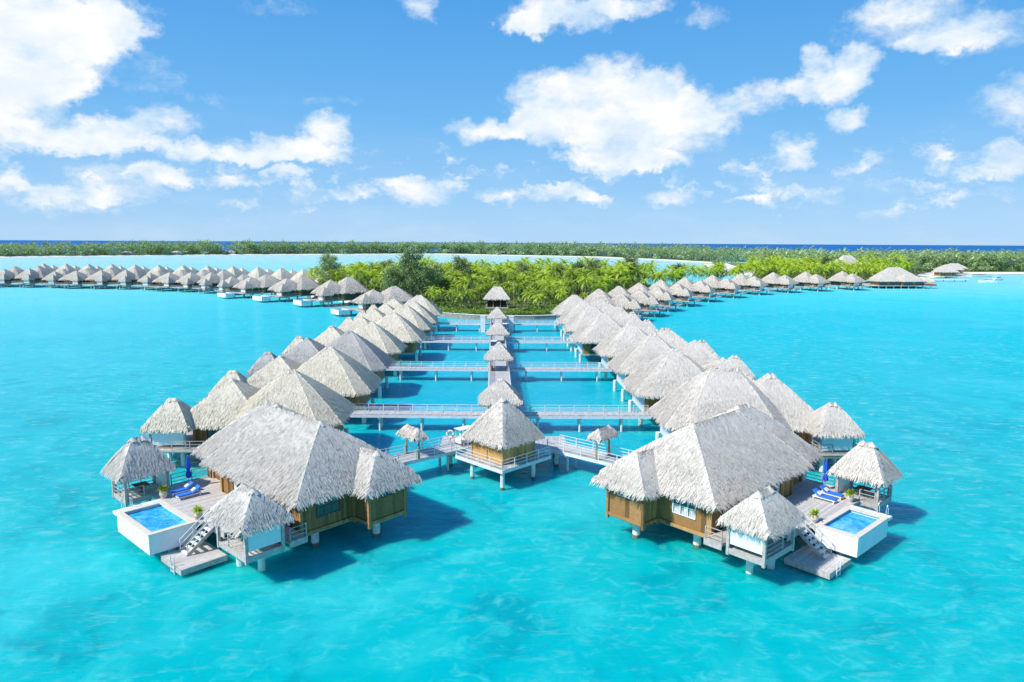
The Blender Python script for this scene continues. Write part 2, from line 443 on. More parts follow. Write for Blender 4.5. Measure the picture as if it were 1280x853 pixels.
# ================================================================== SETTING
AX = -.4                                # axis of symmetry of the two front villas
def axis_x(y): return -.9 - .027 * (y - 70)
RZ = math.atan(.027)

def flat(name, pts, z, matn, kind='structure'):
    me = bpy.data.meshes.new(name); me.from_pydata([(x, y, z) for x, y in pts], [], [tuple(range(len(pts)))])
    me.materials.append(M[matn]); o = bpy.data.objects.new(name, me); COL.objects.link(o); o['kind'] = kind
    return o
def ring(r, n=64, cx=0, cy=0): return [(cx + r * cos(2 * pi * i / n), cy + r * sin(2 * pi * i / n)) for i in range(n)]
flat('ocean', ring(90000, 96), -.6, 'ocean')

far_front = [(-3200, 500), (-2100, 640), (-1250, 860), (-736, 1003), (-620, 1140), (-496, 1285), (-169, 1475), (30, 1330), (140, 1245), (215, 1050), (262, 900)]
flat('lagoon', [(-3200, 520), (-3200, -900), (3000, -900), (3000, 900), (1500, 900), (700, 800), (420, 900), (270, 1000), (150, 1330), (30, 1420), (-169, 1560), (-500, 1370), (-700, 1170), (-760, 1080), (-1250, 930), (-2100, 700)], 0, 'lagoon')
flat('lagoon_bed', [(-3300, 560), (-3300, -1000), (3100, -1000), (3100, 960), (1500, 940), (700, 850), (420, 940), (280, 1050), (150, 1380), (30, 1480), (-169, 1600), (-500, 1400), (-760, 1110), (-1250, 960), (-2100, 730)], -2.3, 'bed')
for o_ in ('lagoon_bed',): bpy.data.objects[o_].location.z = 0

motu = [(-100, 330), (-88, 305), (-66, 283), (-48, 262), (-34, 247), (-28, 238), (-22, 231.5), (-12, 225.5), (-4, 223.5), (7, 224), (15, 226.5), (22.5, 234), (30, 252), (40, 275), (52, 300), (70, 325), (88, 350), (110, 376), (135, 397), (160, 405),
        (190, 418), (240, 440), (280, 480), (305, 520), (340, 575), (375, 618), (440, 628), (620, 640), (900, 690), (1600, 850),
        (1600, 1050), (900, 830), (560, 770), (400, 800), (300, 880), (262, 860), (240, 760), (225, 650), (192, 562), (153, 462), (128, 424), (101, 392), (83, 374), (74, 384), (62, 412), (20, 425), (-60, 410), (-105, 380)]
flat('sandbar', [(190, 552), (170, 575), (196, 700), (232, 850), (262, 880), (250, 760), (232, 640), (200, 560)], .12, 'sand')
flat('right_beach', [(303, 512), (345, 548), (385, 592), (450, 606), (640, 616), (930, 668), (1650, 830), (1650, 860), (900, 700), (620, 650), (440, 632), (370, 622), (335, 575), (300, 520)], .14, 'sand')
def inside(x, y, poly):
    r = False; j = len(poly) - 1
    for i in range(len(poly)):
        xi, yi = poly[i]; xj, yj = poly[j]
        if (yi > y) != (yj > y) and x < (xj - xi) * (y - yi) / (yj - yi) + xi: r = not r
        j = i
    return r
def edge_dist(x, y, poly):
    best = 1e9
    for i in range(len(poly)):
        ax, ay = poly[i - 1]; bx, by = poly[i]
        dx, dy = bx - ax, by - ay; t = max(0, min(1, ((x - ax) * dx + (y - ay) * dy) / (dx * dx + dy * dy)))
        best = min(best, hypot(x - ax - t * dx, y - ay - t * dy))
    return best
def slab(name, poly, z0, z1, matn, inset=0):
    me = bpy.data.meshes.new(name); n = len(poly)
    # inner ring pulled in along the corner normals for a sloping beach
    area = sum(poly[i - 1][0] * poly[i][1] - poly[i][0] * poly[i - 1][1] for i in range(n)); sg = 1 if area > 0 else -1
    inner = []
    for i in range(n):
        a = Vector(poly[i - 1]); b = Vector(poly[i]); c = Vector(poly[(i + 1) % n])
        d = ((b - a).normalized() + (c - b).normalized()).normalized(); nr = Vector((-d.y, d.x)) * sg
        inner.append((b.x + nr.x * inset, b.y + nr.y * inset))
    me.from_pydata([(x, y, z0) for x, y in poly] + [(x, y, z1) for x, y in inner], [], [tuple(range(n, 2 * n))] + [(i, (i + 1) % n, n + (i + 1) % n, n + i) for i in range(n)])
    me.materials.append(M[matn]); o = bpy.data.objects.new(name, me); COL.objects.link(o); o['kind'] = 'structure'
    return inner
inn = slab('beach', motu, -.4, .9, 'sand', 2.5)
slab('island_ground', inn, .8, 1.25, 'ground', 3)
far_poly = far_front + [(330, 1000), (260, 1300), (120, 1560), (-169, 1760), (-560, 1560), (-800, 1330), (-1300, 1130), (-2200, 900), (-3300, 760)]
inn = slab('far_beach', far_poly, -.4, 1.2, 'sand', 14)
slab('far_island_ground', inn, 1.0, 1.8, 'ground', 5)

# ================================================================== front villas
CA, SA = cos(radians(42)), sin(radians(42))
def front_villa(side):
    """a: outward and back, b: inward and back; origin at the near eave corner of the main roof"""
    sg = 1 if side == 'right' else -1
    F = (AX + sg * 16.1, 50.75)
    def fn(p):
        a, b, z = p
        return (sg * (a * CA - b * SA), a * SA + b * CA, z)
    rnd = random.Random(5 if sg > 0 else 9)
    lab = ('big thatched villa over the water at the front right, with sunlit orange walls' if sg > 0 else
           'big thatched villa over the water at the front left, with dark shaded walls')
    V = empty('overwater_villa', (*F, 0), 0, lab, 'villa', 'large villas at the front of the rows')
    def piece(name, mats, build, parent=V, label=None):
        mb = MB(fn); build(mb); o = mb.build(name, mats, parent)
        if label: o['label'] = label
        return o
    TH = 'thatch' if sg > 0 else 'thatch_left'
    piece('roof', TH, lambda mb: (
        thatch(mb, 0, 16.0, 0, 11.6, 4.95, 9.45, ((5.2, 5.7), (12.6, 5.9)), 72, (.045, .55), rnd, .05),
        thatch(mb, 8.5, 20.0, .9, 12.6, 4.9, 9.6, ((13.6, 6.3), (15.4, 6.3)), 72, (.045, .55), rnd, .05),
        thatch(mb, -2.0, 8.5, 5.2, 10.8, 4.85, 7.3, ((.4, 8.0), (5, 7.6)), 72, (.045, .55), rnd, .05)))
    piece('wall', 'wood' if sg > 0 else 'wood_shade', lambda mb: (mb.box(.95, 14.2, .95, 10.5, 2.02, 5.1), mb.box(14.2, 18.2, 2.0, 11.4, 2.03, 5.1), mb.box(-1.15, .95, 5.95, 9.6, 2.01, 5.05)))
    def trim(mb):
        for (x, y) in ((.9, .9), (-1.2, 5.9), (-1.2, 9.65), (.9, 5.9), (14.25, .9), (18.25, 1.95)):
            mb.box(x - .12, x + .12, y - .12, y + .12, 1.55, 5.0)
        mb.box(.78, .93, 1.05, 5.75, 1.85, 2.12); mb.box(-1.3, -1.17, 6.05, 9.5, 1.85, 2.12); mb.box(1.05, 14.1, .78, .93, 1.85, 2.12)
        mb.box(-1.05, .78, 5.78, 5.93, 1.85, 2.12)
    piece('corner_post', 'wood', trim)
    piece('floor', 'grey_wood', lambda mb: (mb.box(1.0, 17.3, 1.0, 11.3, 1.7, 2.0), mb.box(-1.1, 1, 6, 9.5, 1.7, 2.0)))
    # triple window in the main wall
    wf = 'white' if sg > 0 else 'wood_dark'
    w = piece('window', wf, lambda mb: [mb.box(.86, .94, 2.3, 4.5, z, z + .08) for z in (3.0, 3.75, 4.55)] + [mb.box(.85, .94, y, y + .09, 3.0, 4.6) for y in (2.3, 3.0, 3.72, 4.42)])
    piece('pane', 'glass', lambda mb: mb.box(.90, .945, 2.35, 4.45, 3.0, 4.6), w)
    if sg > 0: piece('curtain', 'curtain', lambda mb: [mb.box(.88, .898, y, y + .5, 3.08, 3.7) for y in (2.42, 3.14, 3.86)], w)
    w = piece('window', wf, lambda mb: [mb.box(-1.24, -1.16, 7.0, 8.6, z, z + .07) for z in (3.85, 4.6)] + [mb.box(-1.25, -1.16, y, y + .07, 3.85, 4.65) for y in (7.0, 7.77, 8.55)])
    piece('pane', 'glass', lambda mb: mb.box(-1.2, -1.155, 7.05, 8.6, 3.85, 4.6), w)
    # sliding doors towards the deck
    d = piece('door', 'wood_dark', lambda mb: [mb.box(x, x + .12, .84, .93, 2.3, 4.9) for x in (2.4, 4.0, 5.6, 7.2, 8.8, 10.4, 12.0)] + [mb.box(2.4, 12.12, .85, .93, z, z + .12) for z in (2.3, 4.78)])
    piece('pane', 'glass', lambda mb: mb.box(2.5, 12.0, .9, .947, 2.35, 4.85), d)
    piece('curtain', 'curtain', lambda mb: [mb.box(x, x + .5, .87, .898, 2.4, 4.8) for x in (2.6, 5.8, 9.0, 11.4)], d)
    # deck
    def deck(mb):
        mb.box(5.05, 8.45, -3.3, .76, 2.1, 2.3); mb.box(8.45, 19.2, -4.0, .76, 2.102, 2.302); mb.box(14.4, 19.2, .76, 2.2, 2.101, 2.301); mb.box(-.2, 5.05, -.8, .76, 2.1, 2.3)
    piece('deck', 'deck', deck)
    for q in ((-.28, -.2, -.8, .76), (5.05, 8.45, -3.38, -3.3), (19.2, 19.28, -1.6, 2.2)): piece('fascia', 'grey_wood', lambda mb: mb.box(*q, 1.85, 2.34))
    piece('railing', 'grey_wood', lambda mb: rail_run(mb, (-.15, -.7), (-.15, .7), 2.3)); piece('railing', 'grey_wood', lambda mb: rail_run(mb, (19.1, -1.7), (19.1, 2.1), 2.3))
    piece('privacy_screen', 'panel' if sg > 0 else 'wood_dark', lambda mb: mb.box(18.4, 19.1, 1.72, 1.82, 2.3, 4.0))
    for (x, y) in ((2.4, 3.0), (.2, 7.6), (2.4, 9.5), (8, 2.5), (8, 9.5), (13, 2.5), (13, 9.5), (16.5, 4), (16.5, 10), (9.5, -1.5), (17.5, -1.2), (5.6, -2)):
        pile(V, x, y, 1.8, fn, .33)

    # gazebos
    def gazebo(x0, x1, y0, y1, zr, lbl, panel_side, style):
        G = empty('thatched_gazebo', (*F, 0), 0, lbl, 'gazebo', 'small pavilions beside the front villas')
        cx, cy = (x0 + x1) / 2, (y0 + y1) / 2
        c0 = fn((cx, cy, 0)); G.location = (F[0] + c0[0], F[1] + c0[1], 0)
        f2 = lambda p: fn((p[0] - cx, p[1] - cy, p[2]))
        i = .55; X0, X1, Y0, Y1 = x0 + i, x1 - i, y0 + i, y1 - i
        def pc(name, mats, build):
            mb = MB(f2); build(mb); return mb.build(name, mats, G)
        pc('roof', TH, lambda mb: thatch(mb, x0, x1, y0, y1, 4.6, zr, None, 110, (.042, .5), rnd, .06))
        pc('floor', 'deck', lambda mb: mb.box(X0, X1, Y0, Y1, 2.1, 2.31))
        pc('skirt', 'grey_wood', lambda mb: (mb.box(X0 - .06, X0, Y0 - .06, Y1 + .06, 1.95, 2.4), mb.box(X0, X1, Y0 - .06, Y0, 1.95, 2.4), mb.box(X1, X1 + .06, Y0 - .06, Y1, 1.95, 2.4), mb.box(X0, X1, Y1, Y1 + .06, 1.95, 2.4)))
        for (x, y) in ((X0, Y0), (X1, Y0), (X0, Y1), (X1, Y1)):
            pc('post', 'grey_wood', lambda mb: mb.box(x - .11, x + .11, y - .11, y + .11, 1.85, 4.9))
        if style == 0:
            pc('panel', 'panel', lambda mb: mb.box(X0 - .04, X0 + .04, Y0 + .16, Y1 - .16, 2.75, 4.75))
            pc('railing', 'grey_wood', lambda mb: rail_run(mb, (X0 + .2, Y0), (X1 - 1.6, Y0), 2.3, 1.1))
            pc('wall', 'wood_dark', lambda mb: mb.box(X0 + .2, X1 - .2, Y1 - .05, Y1 + .03, 2.35, 4.8))
        else:
            [pc('railing', 'grey_wood', lambda mb: rail_run(mb, p_, q_, 2.3, 1.1, 1.2)) for p_, q_ in (((X0 + .2, Y0), (X1 - .2, Y0)), ((X1, Y0 + .2), (X1, Y1 - .2)), ((X0, Y0 + .2), (X0, Y0 + 1.5)))]
            pc('table', 'wood_dark', lambda mb: (mb.box(cx - .6, cx + .6, cy - .6, cy + .6, 2.98, 3.04), mb.box(cx - .07, cx + .07, cy - .07, cy + .07, 2.3, 2.98)))
            pc('back_panel', 'panel', lambda mb: mb.box(X0 + .2, X1 - .2, Y1 - .03, Y1 + .05, 2.35, 4.6))
        mb0 = MB(f2); mb0.tube([(X0 + 2.0, cy + .7, -2.6), (X0 + 2.0, cy + .7, 2.1)], [.28, .28], 10); mb0.build('pile', 'pile', G)
        mb0 = MB(f2); mb0.tube([(X1 - .3, cy, -2.6), (X1 - .3, cy, 2)], [.3, .3], 10); mb0.build('pile', 'pile', G)
    sd = 'right' if sg > 0 else 'left'
    gazebo(-1.0, 4.4, -4.9, -.9, 6.75, 'thatched gazebo with a white panel standing before the front %s villa, beside its stairs' % sd, 0, 0)
    gazebo(*((16.7, 20.8, -6.0, -1.4, 7.3) if sg > 0 else (17.3, 21.4, -6.6, -1.9, 7.4)), 'open thatched gazebo with railings behind the pool of the front %s villa' % sd, 0, 1)

    # plunge pool
    P = empty('plunge_pool', (0, 0, 0), 0, 'white raised plunge pool of the front %s villa, %s' % (sd, 'smooth pale blue water' if sg > 0 else 'rippled bright blue water'), 'pool', 'plunge pools of the front villas')
    cx, cy = 11.8, -5.8; c0 = fn((cx, cy, 0)); P.location = (F[0] + c0[0], F[1] + c0[1], 0)
    f3 = lambda p: fn((p[0] - cx, p[1] - cy, p[2]))
    def pp(name, mats, build):
        mb = MB(f3); build(mb); return mb.build(name, mats, P)
    x0, x1, y0, y1 = 8.5, (14.5 if sg > 0 else 15.2), (-7.35 if sg > 0 else -7.7), -4.02; w = .42
    pp('basin', ['white'], lambda mb: (mb.box(x0, x0 + .25, y0, y1, .85, 2.42), mb.box(x1 - .25, x1, y0, y1, .85, 2.42), mb.box(x0 + .25, x1 - .25, y0, y0 + .25, .85, 2.42), mb.box(x0 + .25, x1 - .25, y1 - .25, y1, .85, 2.42), mb.box(x0 + .25, x1 - .25, y0 + .25, y1 - .25, .85, 1.2)))
    pp('ledge', ['white'], lambda mb: mb.box(x1, x1 + .8, y0 - .05, y1, 2.2, 2.44))
    pp('coping', ['cream'], lambda mb: (mb.box(x0 - .04, x0 + w, y0 - .04, y1 + .04, 2.42, 2.5), mb.box(x1 - w, x1 + .04, y0 - .04, y1 + .04, 2.42, 2.5), mb.box(x0 + w, x1 - w, y0 - .04, y0 + w, 2.42, 2.5), mb.box(x0 + w, x1 - w, y1 - w, y1 + .04, 2.42, 2.5)))
    pp('pool_water', ['pool'], lambda mb: mb.add([(x0 + .25, y0 + .25, 2.2), (x1 - .25, y0 + .25, 2.2), (x1 - .25, y1 - .25, 2.2), (x0 + .25, y1 - .25, 2.2)], [(0, 1, 2, 3)]))
    for yy in (-7.0, -6.3):
        pp('handrail', 'metal', lambda mb: mb.tube([(x1 + .5, yy, 2.4), (x1 + .5, yy, 3.0), (x1 + .7, yy, 3.25), (x1 + .95, yy, 3.0), (x1 + 1.0, yy, 1.0)], [.035] * 5, 6))
    for (x, y) in ((10.2, -5.4), (13.4, -5.4)):
        pp('pile', 'pile', lambda mb: mb.tube([(x, y, -2.6), (x, y, .9)], [.35, .35], 10))
    # swim platform with stair and ladder
    W_ = empty('swim_platform', (0, 0, 0), 0, 'low wooden swim platform with stairs and a ladder at the front %s villa' % sd, 'platform', 'swim platforms of the front villas')
    cx2, cy2 = 6.8, -4.8; c0 = fn((cx2, cy2, 0)); W_.location = (F[0] + c0[0], F[1] + c0[1], 0)
    f4 = lambda p: fn((p[0] - cx2, p[1] - cy2, p[2]))
    def wp(name, mats, build, parent=W_):
        mb = MB(f4); build(mb); return mb.build(name, mats, parent)
    wp('platform', 'deck', lambda mb: mb.box(4.7, 8.44, -6.9, -3.4, .45, .62))
    wp('frame', 'grey_wood', lambda mb: (mb.box(4.64, 4.7, -6.96, -3.4, .2, .64), mb.box(4.7, 8.44, -6.96, -6.9, .2, .64)))
    st = wp('stairs', 'grey_wood', lambda mb: ([mb.beam((x, -3.35, 2.25), (x, -5.6, .62), .08, .26) for x in (6.75, 8.05)]))
    wp('tread', 'white' if sg < 0 else 'rail', lambda mb: [mb.box(6.79, 8.01, -3.75 - k * .37, -3.47 - k * .37, 2.0 - k * .27, 2.06 - k * .27) for k in range(6)], st)
    wp('handrail', 'rail', lambda mb: [(mb.beam((x, -3.35, 3.2), (x, -5.6, 1.55), .06), mb.beam((x, -3.35, 2.75), (x, -5.6, 1.1), .05)) + tuple(mb.beam((x, -3.4 - k * 1.08, 2.15 - k * .79), (x, -3.4 - k * 1.08, 3.2 - k * .79), .06) for k in range(3)) for x in (6.75, 8.08)], st)
    wp('ladder', 'rail', lambda mb: [mb.beam((x, -7.02, 1.3), (x, -7.05, -1.2), .06) for x in (5.7, 6.3)] + [mb.beam((5.7, -7.03, z), (6.3, -7.03, z), .05) for z in (-.2, .15, .5)])
    wp('pile', 'pile', lambda mb: mb.tube([(5.4, -5.8, -2.6), (5.4, -5.8, .45)], [.2, .2], 8))
    wp('pile', 'pile', lambda mb: mb.tube([(8.0, -5.8, -2.6), (8.0, -5.8, .45)], [.2, .2], 8))

    # loungers, parasol, plants
    def put(a, b): c = fn((a, b, 0)); return (F[0] + c[0], F[1] + c[1])
    base_rz = atan2(*(reversed(fn((0, 1, 0))[:2])))
    for k, a in enumerate((14.9, 16.3)):
        L = empty('sun_lounger', (*put(a, -1.9), 2.302), base_rz, 'blue sun lounger on the front %s villa\'s deck, the one %s' % (sd, ('nearer the stairs', 'nearer the parasol')[k]), 'sun lounger', 'blue sun loungers')
        mb = MB(); mb.box(-1.0, 1.0, -.34, .34, .22, .30); mb.build('frame', 'white', L)
        for (x, y) in ((-.9, -.3), (-.9, .3), (.9, -.3), (.9, .3)):
            mb = MB(); mb.box(x - .04, x + .04, y - .04, y + .04, 0, .22); mb.build('leg', 'white', L)
        mb = MB(); mb.box(-.98, .35, -.32, .32, .305, .42); mb.build('mattress', 'blue_cushion', L)
        mb = MB(); mb.beam((.36, 0, .36), (.98, 0, .82), .64, .11); mb.build('backrest', 'blue_cushion', L)
        mb = MB(); mb.beam((.30, 0, .50), (.62, 0, .68), .42, .13); mb.build('towel', 'white', L)
    U = empty('parasol', (*put(17.6, -.7), 2.302), 0, 'closed blue parasol beside the loungers of the front %s villa' % sd, 'parasol', 'closed blue parasols')
    mb = MB(); mb.tube([(0, 0, 0), (0, 0, 3.0)], [.035, .03], 8); mb.build('pole', 'white', U)
    mb = MB(); n = 12; vs = []; fs = []
    prof = [(.06, .85), (.20, .95), (.19, 1.3), (.10, 1.55), (.17, 1.8), (.14, 2.3), (.08, 2.75), (.01, 3.05)]
    for r, z in prof:
        for i in range(n): rr = r * (1.25 if i % 2 else .75); vs.append((rr * cos(2 * pi * i / n), rr * sin(2 * pi * i / n), z))
    for k in range(len(prof) - 1):
        for i in range(n): fs.append((k * n + i, k * n + (i + 1) % n, (k + 1) * n + (i + 1) % n, (k + 1) * n + i))
    mb.add(vs, fs); mb.build('canopy', 'blue', U)
    mb = MB(); mb.tube([(0, 0, 0), (0, 0, .12)], [.32, .28], 12); mb.build('base', 'white', U)
    for k, (a, b) in enumerate(((16.3, -3.5), (9.3, -3.5))):
        T = empty('potted_plant', (*put(a, b), 2.302), 0, 'potted plant by the front %s villa\'s pool, at the %s' % (sd, ('gazebo end', 'stair end')[k]), 'plant', 'potted plants by the pools')
        mb = MB(); mb.tube([(0, 0, 0), (0, 0, .35), (0, 0, .7)], [.2, .34, .30], 12); mb.build('pot', 'terracotta', T)
        mb = MB()
        for i in range(90):
            an = rnd.uniform(0, 2 * pi); el = rnd.uniform(.1, 1.4); l = rnd.uniform(.4, .85)
            d = Vector((cos(an) * cos(el), sin(an) * cos(el), sin(el))); p = Vector((0, 0, .65)); sdv = Vector((-sin(an), cos(an), 0)) * .05
            q = p + d * l * .6; r_ = p + d * l + Vector((0, 0, -.15))
            mb.add([tuple(p - sdv * .4), tuple(p + sdv * .4), tuple(q + sdv), tuple(q - sdv), tuple(r_)], [(0, 1, 2, 3), (3, 2, 4)], 0, rnd.uniform(.5, 1.2))
        mb.build('leaves', 'palm', T)
front_villa('left'); front_villa('right')

# ================================================================== central hut and walkways
HUT = (-.9, 72.2)
fh = lambda p: ((p[0] - p[1]) * R2, (p[0] + p[1]) * R2, p[2])
H_ = empty('lookout_hut', (*HUT, 0), 0, 'square thatched hut with yellow bamboo walls on the railed platform in the centre', 'hut')
mb = MB(fh); thatch(mb, -3.08, 3.08, -3.08, 3.08, 4.55, 8.55, None, 115, (.042, .5), random.Random(3), .05); mb.build('roof', 'thatch', H_)
mb = MB(fh); mb.box(-2.35, 2.35, -2.35, 2.35, 2.25, 4.9); mb.build('wall', 'bamboo', H_)
mb = MB(fh)
for x, y in ((-2.37, -2.37), (2.37, -2.37), (-2.37, 2.37), (0, -2.37), (-2.37, 0)): mb.box(x - .07, x + .07, y - .07, y + .07, 2.25, 4.9)
mb.box(-2.42, 2.42, -2.42, -2.36, 4.2, 4.3); mb.box(-2.42, -2.36, -2.36, 2.42, 4.2, 4.3); mb.build('corner_trim', 'post_wood', H_)
mb = MB(fh); mb.box(-3.6, 3.6, -3.6, 3.6, 2.04, 2.24); mb.build('platform', 'deck_x', H_)
mb = MB(fh); mb.box(-3.68, 3.68, -3.68, -3.6, 1.92, 2.27); mb.build('fascia', 'rail', H_)
mb = MB(fh); mb.box(-3.68, -3.6, -3.6, 3.6, 1.92, 2.27); mb.build('fascia', 'rail', H_)
mb = MB(fh); rail_run(mb, (-3.55, -3.55), (3.55, -3.55), 2.24); mb.build('railing', 'rail', H_)
mb = MB(fh); rail_run(mb, (-3.55, -3.55), (-3.55, 3.55), 2.24); mb.build('railing', 'rail', H_)
for x, y in ((-3.1, -3.1), (-3.0, 1.6), (1.6, -3.0), (3.0, 3.0)): pile(H_, x, y, 2.0, fh, .22)

def walkway(name, p, q, width, z, label, group=None, mats='deck_x', pile_step=11, both=True, cat='walkway', first=4):
    p = Vector(p); q = Vector(q); L = (q - p).length; rz = atan2(q.y - p.y, q.x - p.x)
    W = empty(name, (p.x, p.y, 0), rz, label, cat, group)
    h = width / 2
    mb = MB(); mb.box(0, L, -h, h, z - .16, z); mb.build('deck', mats, W)
    for s in (-1, 1):
        mb = MB(); mb.box(0, L, *sorted((s * h, s * (h + .06))), z - .30, z + .04); mb.build('side_beam', 'rail', W)
    for s in ((-1, 1) if both else (-1,)):
        mb = MB(); rail_run(mb, (0, s * (h - .08)), (L, s * (h - .08)), z, 1.05, 2.1); mb.build('railing', 'rail', W)
    x = first
    while x < L - 1:
        for s in (-1, 1):
            mb = MB(); mb.tube([(x, s * (h - .5), -2.6), (x, s * (h - .5), z - .5)], [.15, .15], 8); mb.build('pile', 'pile', W)
        mb = MB(); mb.box(x - .15, x + .15, -h, h, z - .52, z - .305); mb.build('crossbeam', 'grey_wood', W)
        x += pile_step
    return W
# long spine from behind the hut to the island
SP0 = (axis_x(78.5), 78.5); SP1 = (axis_x(223), 223)
walkway('spine_walkway', SP0, SP1, 3.6, 2.2, 'long grey boardwalk running down the middle to the island', None, 'deck_x', 14, True, first=6)
# node behind the hut and two diagonals
ND = empty('walkway_junction', (-.9, 77.3, 0), 0, 'wide wooden landing behind the central hut where the walkways meet', 'landing')
mb = MB(); mb.box(-7.2, 7.2, -2.6, 2.4, 2.0, 2.21); mb.build('deck', 'deck_x', ND)
for y0_, y1_ in ((-2.66, -2.6), (2.4, 2.46)):
    mb = MB(); mb.box(-7.2, 7.2, y0_, y1_, 1.9, 2.24); mb.build('side_beam', 'rail', ND)
for x in (-6, 0, 6):
    for y in (-1.8, 1.8): pile(ND, x, y, 2.0, None, .25)
for sg, sd in ((-1, 'left'), (1, 'right')):
    walkway('villa_walkway', (AX + sg * 5.2, 76.0), (AX + sg * 15.6, 67.4), 2.6, 2.215, 'short diagonal boardwalk from the central hut to the front %s villa' % sd, 'diagonal boardwalks', 'deck_x', 6, True, first=2.5)
    # gate with small thatched roof
    gx, gy = AX + sg * 10.2, 71.9
    A_ = empty('thatched_gateway', (gx, gy, 2.2), atan2(-.64 , sg * .77), 'little thatched gateway on two posts over the %s diagonal boardwalk' % sd, 'gateway', 'thatched gateways')
    for y in (-1.25, 1.25):
        mb = MB(); mb.tube([(0, y, -.3), (0, y, 2.7)], [.13, .11], 8); mb.build('post', 'post_wood', A_)
    mb = MB(); thatch(mb, -.8, .8, -1.7, 1.7, 2.5, 3.25, None, 90, (.06, .32), random.Random(6 + sg), .12); mb.build('roof', 'thatch', A_)
# cross walkways
cross = [(90.5, 20.0), (124.5, 20.5), (160, 19.2), (195.5, 17.5)]
for k, (y, w) in enumerate(cross):
    ax = axis_x(y)
    for sg, sd in ((-1, 'left'), (1, 'right')):
        walkway('cross_walkway', (ax + sg * 1.95, y), (ax + sg * w, y + .3), 2.3, 2.19, '%s cross boardwalk from the front, on the %s of the spine' % (('first', 'second', 'third', 'fourth')[k], sd), 'cross boardwalks', 'deck_x', 5.6 if k == 0 else 6.5, True, first=3)
# walkway pavilions
pav_y = [(89.6, 7.3, 2.9), (123.5, 7.0, 2.5), (157.5, 7.1, 2.6), (191.5, 7.0, 2.6)]
PR = None
for k, (y, zr, hw) in enumerate(pav_y):
    lb = 'thatched pavilion over the spine boardwalk, %s from the central hut' % ('first', 'second', 'third', 'fourth', 'fifth')[k]
    if PR is None:
        PR = empty('walkway_pavilion', (axis_x(y), y, 0), RZ, lb, 'pavilion', 'pavilions over the spine boardwalk')
        mb = MB(); thatch(mb, -2.75, 2.75, -2.75, 2.75, 4.55, 7.2, None, 45, (.08, .45), random.Random(8)); mb.build('roof', 'thatch', PR)
        for x in (-1.6, 1.6):
            for yy in (-1.9, 1.9):
                mb = MB(); mb.box(x - .09, x + .09, yy - .09, yy + .09, 2.2, 4.7); mb.build('post', 'post_wood', PR)
        mb = MB(); mb.box(-1.5, -1.2, -1.6, 1.6, 2.2, 2.68); mb.build('bench', 'wood_dark', PR)
    else:
        copy_tree(PR, (axis_x(y), y, 0), RZ, (hw / 2.75, hw / 2.75, 1), lb)

# life ring on a post by the hut
LR = empty('life_ring', (-7.0, 76.8, 2.21), 0, 'white life ring hanging on a post left of the central hut', 'life ring')
mb = MB(); mb.tube([(0, 0, 0), (0, 0, 1.5)], [.05, .05], 6); mb.build('post', 'grey_wood', LR)
mb = MB(); n = 16; mb.tube([(.38 * cos(2 * pi * i / n), -.1, 1.15 + .38 * sin(2 * pi * i / n)) for i in range(n + 1)], [.09] * (n + 1), 8, cap=False); mb.build('ring', 'white', LR)
mb = MB()
for an in (45, 135, 225, 315):
    c, s = cos(radians(an)), sin(radians(an)); mb.beam((.27 * c, -.1, 1.15 + .27 * s), (.49 * c, -.1, 1.15 + .49 * s), .13, .2)
mb.build('band', 'hull_red', LR)

# golf carts
def cart(loc, rz, label):
    C_ = empty('golf_cart', loc, rz, label, 'golf cart', 'white golf carts')
    mb = MB(); mb.box(-1.1, 1.1, -.58, .58, .28, .5); mb.box(.62, 1.12, -.52, .52, .5, .92); mb.box(-1.1, -.45, -.56, .56, .5, .78); mb.build('body', 'white', C_)
    mb = MB(); mb.box(-.45, .1, -.54, .54, .5, .86, 0); mb.beam((-.5, 0, .86), (-.6, 0, 1.3), 1.0, .1); mb.build('seat', 'cream', C_)
    mb = MB(); mb.box(-1.2, .85, -.66, .66, 1.86, 1.93); mb.build('canopy', 'white', C_)
    mb = MB()
    for x, y in ((-1.0, -.55), (-1.0, .55), (.66, -.55), (.66, .55)): mb.beam((x, y, .5), (x - .05, y, 1.87), .05)
    mb.build('canopy_frame', 'metal', C_)
    mb = MB(); mb.add([(.93, -.55, .92), (.93, .55, .92), (.72, .55, 1.8), (.72, -.55, 1.8)], [(0, 1, 2, 3)]); mb.build('windshield', 'glass', C_)
    mb = MB(); mb.tube([(.55, .25, .85), (.42, .25, 1.12)], [.03, .03], 6); mb.tube([(.40, .25 + .17 * cos(i * pi / 5), 1.14 + .17 * sin(i * pi / 5)) for i in range(11)], [.02] * 11, 5, cap=False); mb.build('steering_wheel', 'black', C_)
    for x in (-.78, .8):
        for y in (-.56, .56):
            mb = MB(); mb.tube([(x, y - .09, .25), (x, y + .09, .25)], [.25, .25], 14); w = mb.build('wheel', 'black', C_)
            mb = MB(); mb.tube([(x, y - .1, .25), (x, y + .1, .25)], [.13, .13], 10); mb.build('hub', 'metal', w)
cart((-5.2, 76.6, 2.212), radians(40), 'white golf cart parked left of the central hut')
cart((axis_x(148) - .9, 147, 2.21), radians(262), 'white golf cart on the spine boardwalk between two pavilions')
cart((axis_x(141) + .9, 179, 2.21), radians(262), 'white golf cart far down the spine boardwalk near the third cross boardwalk')

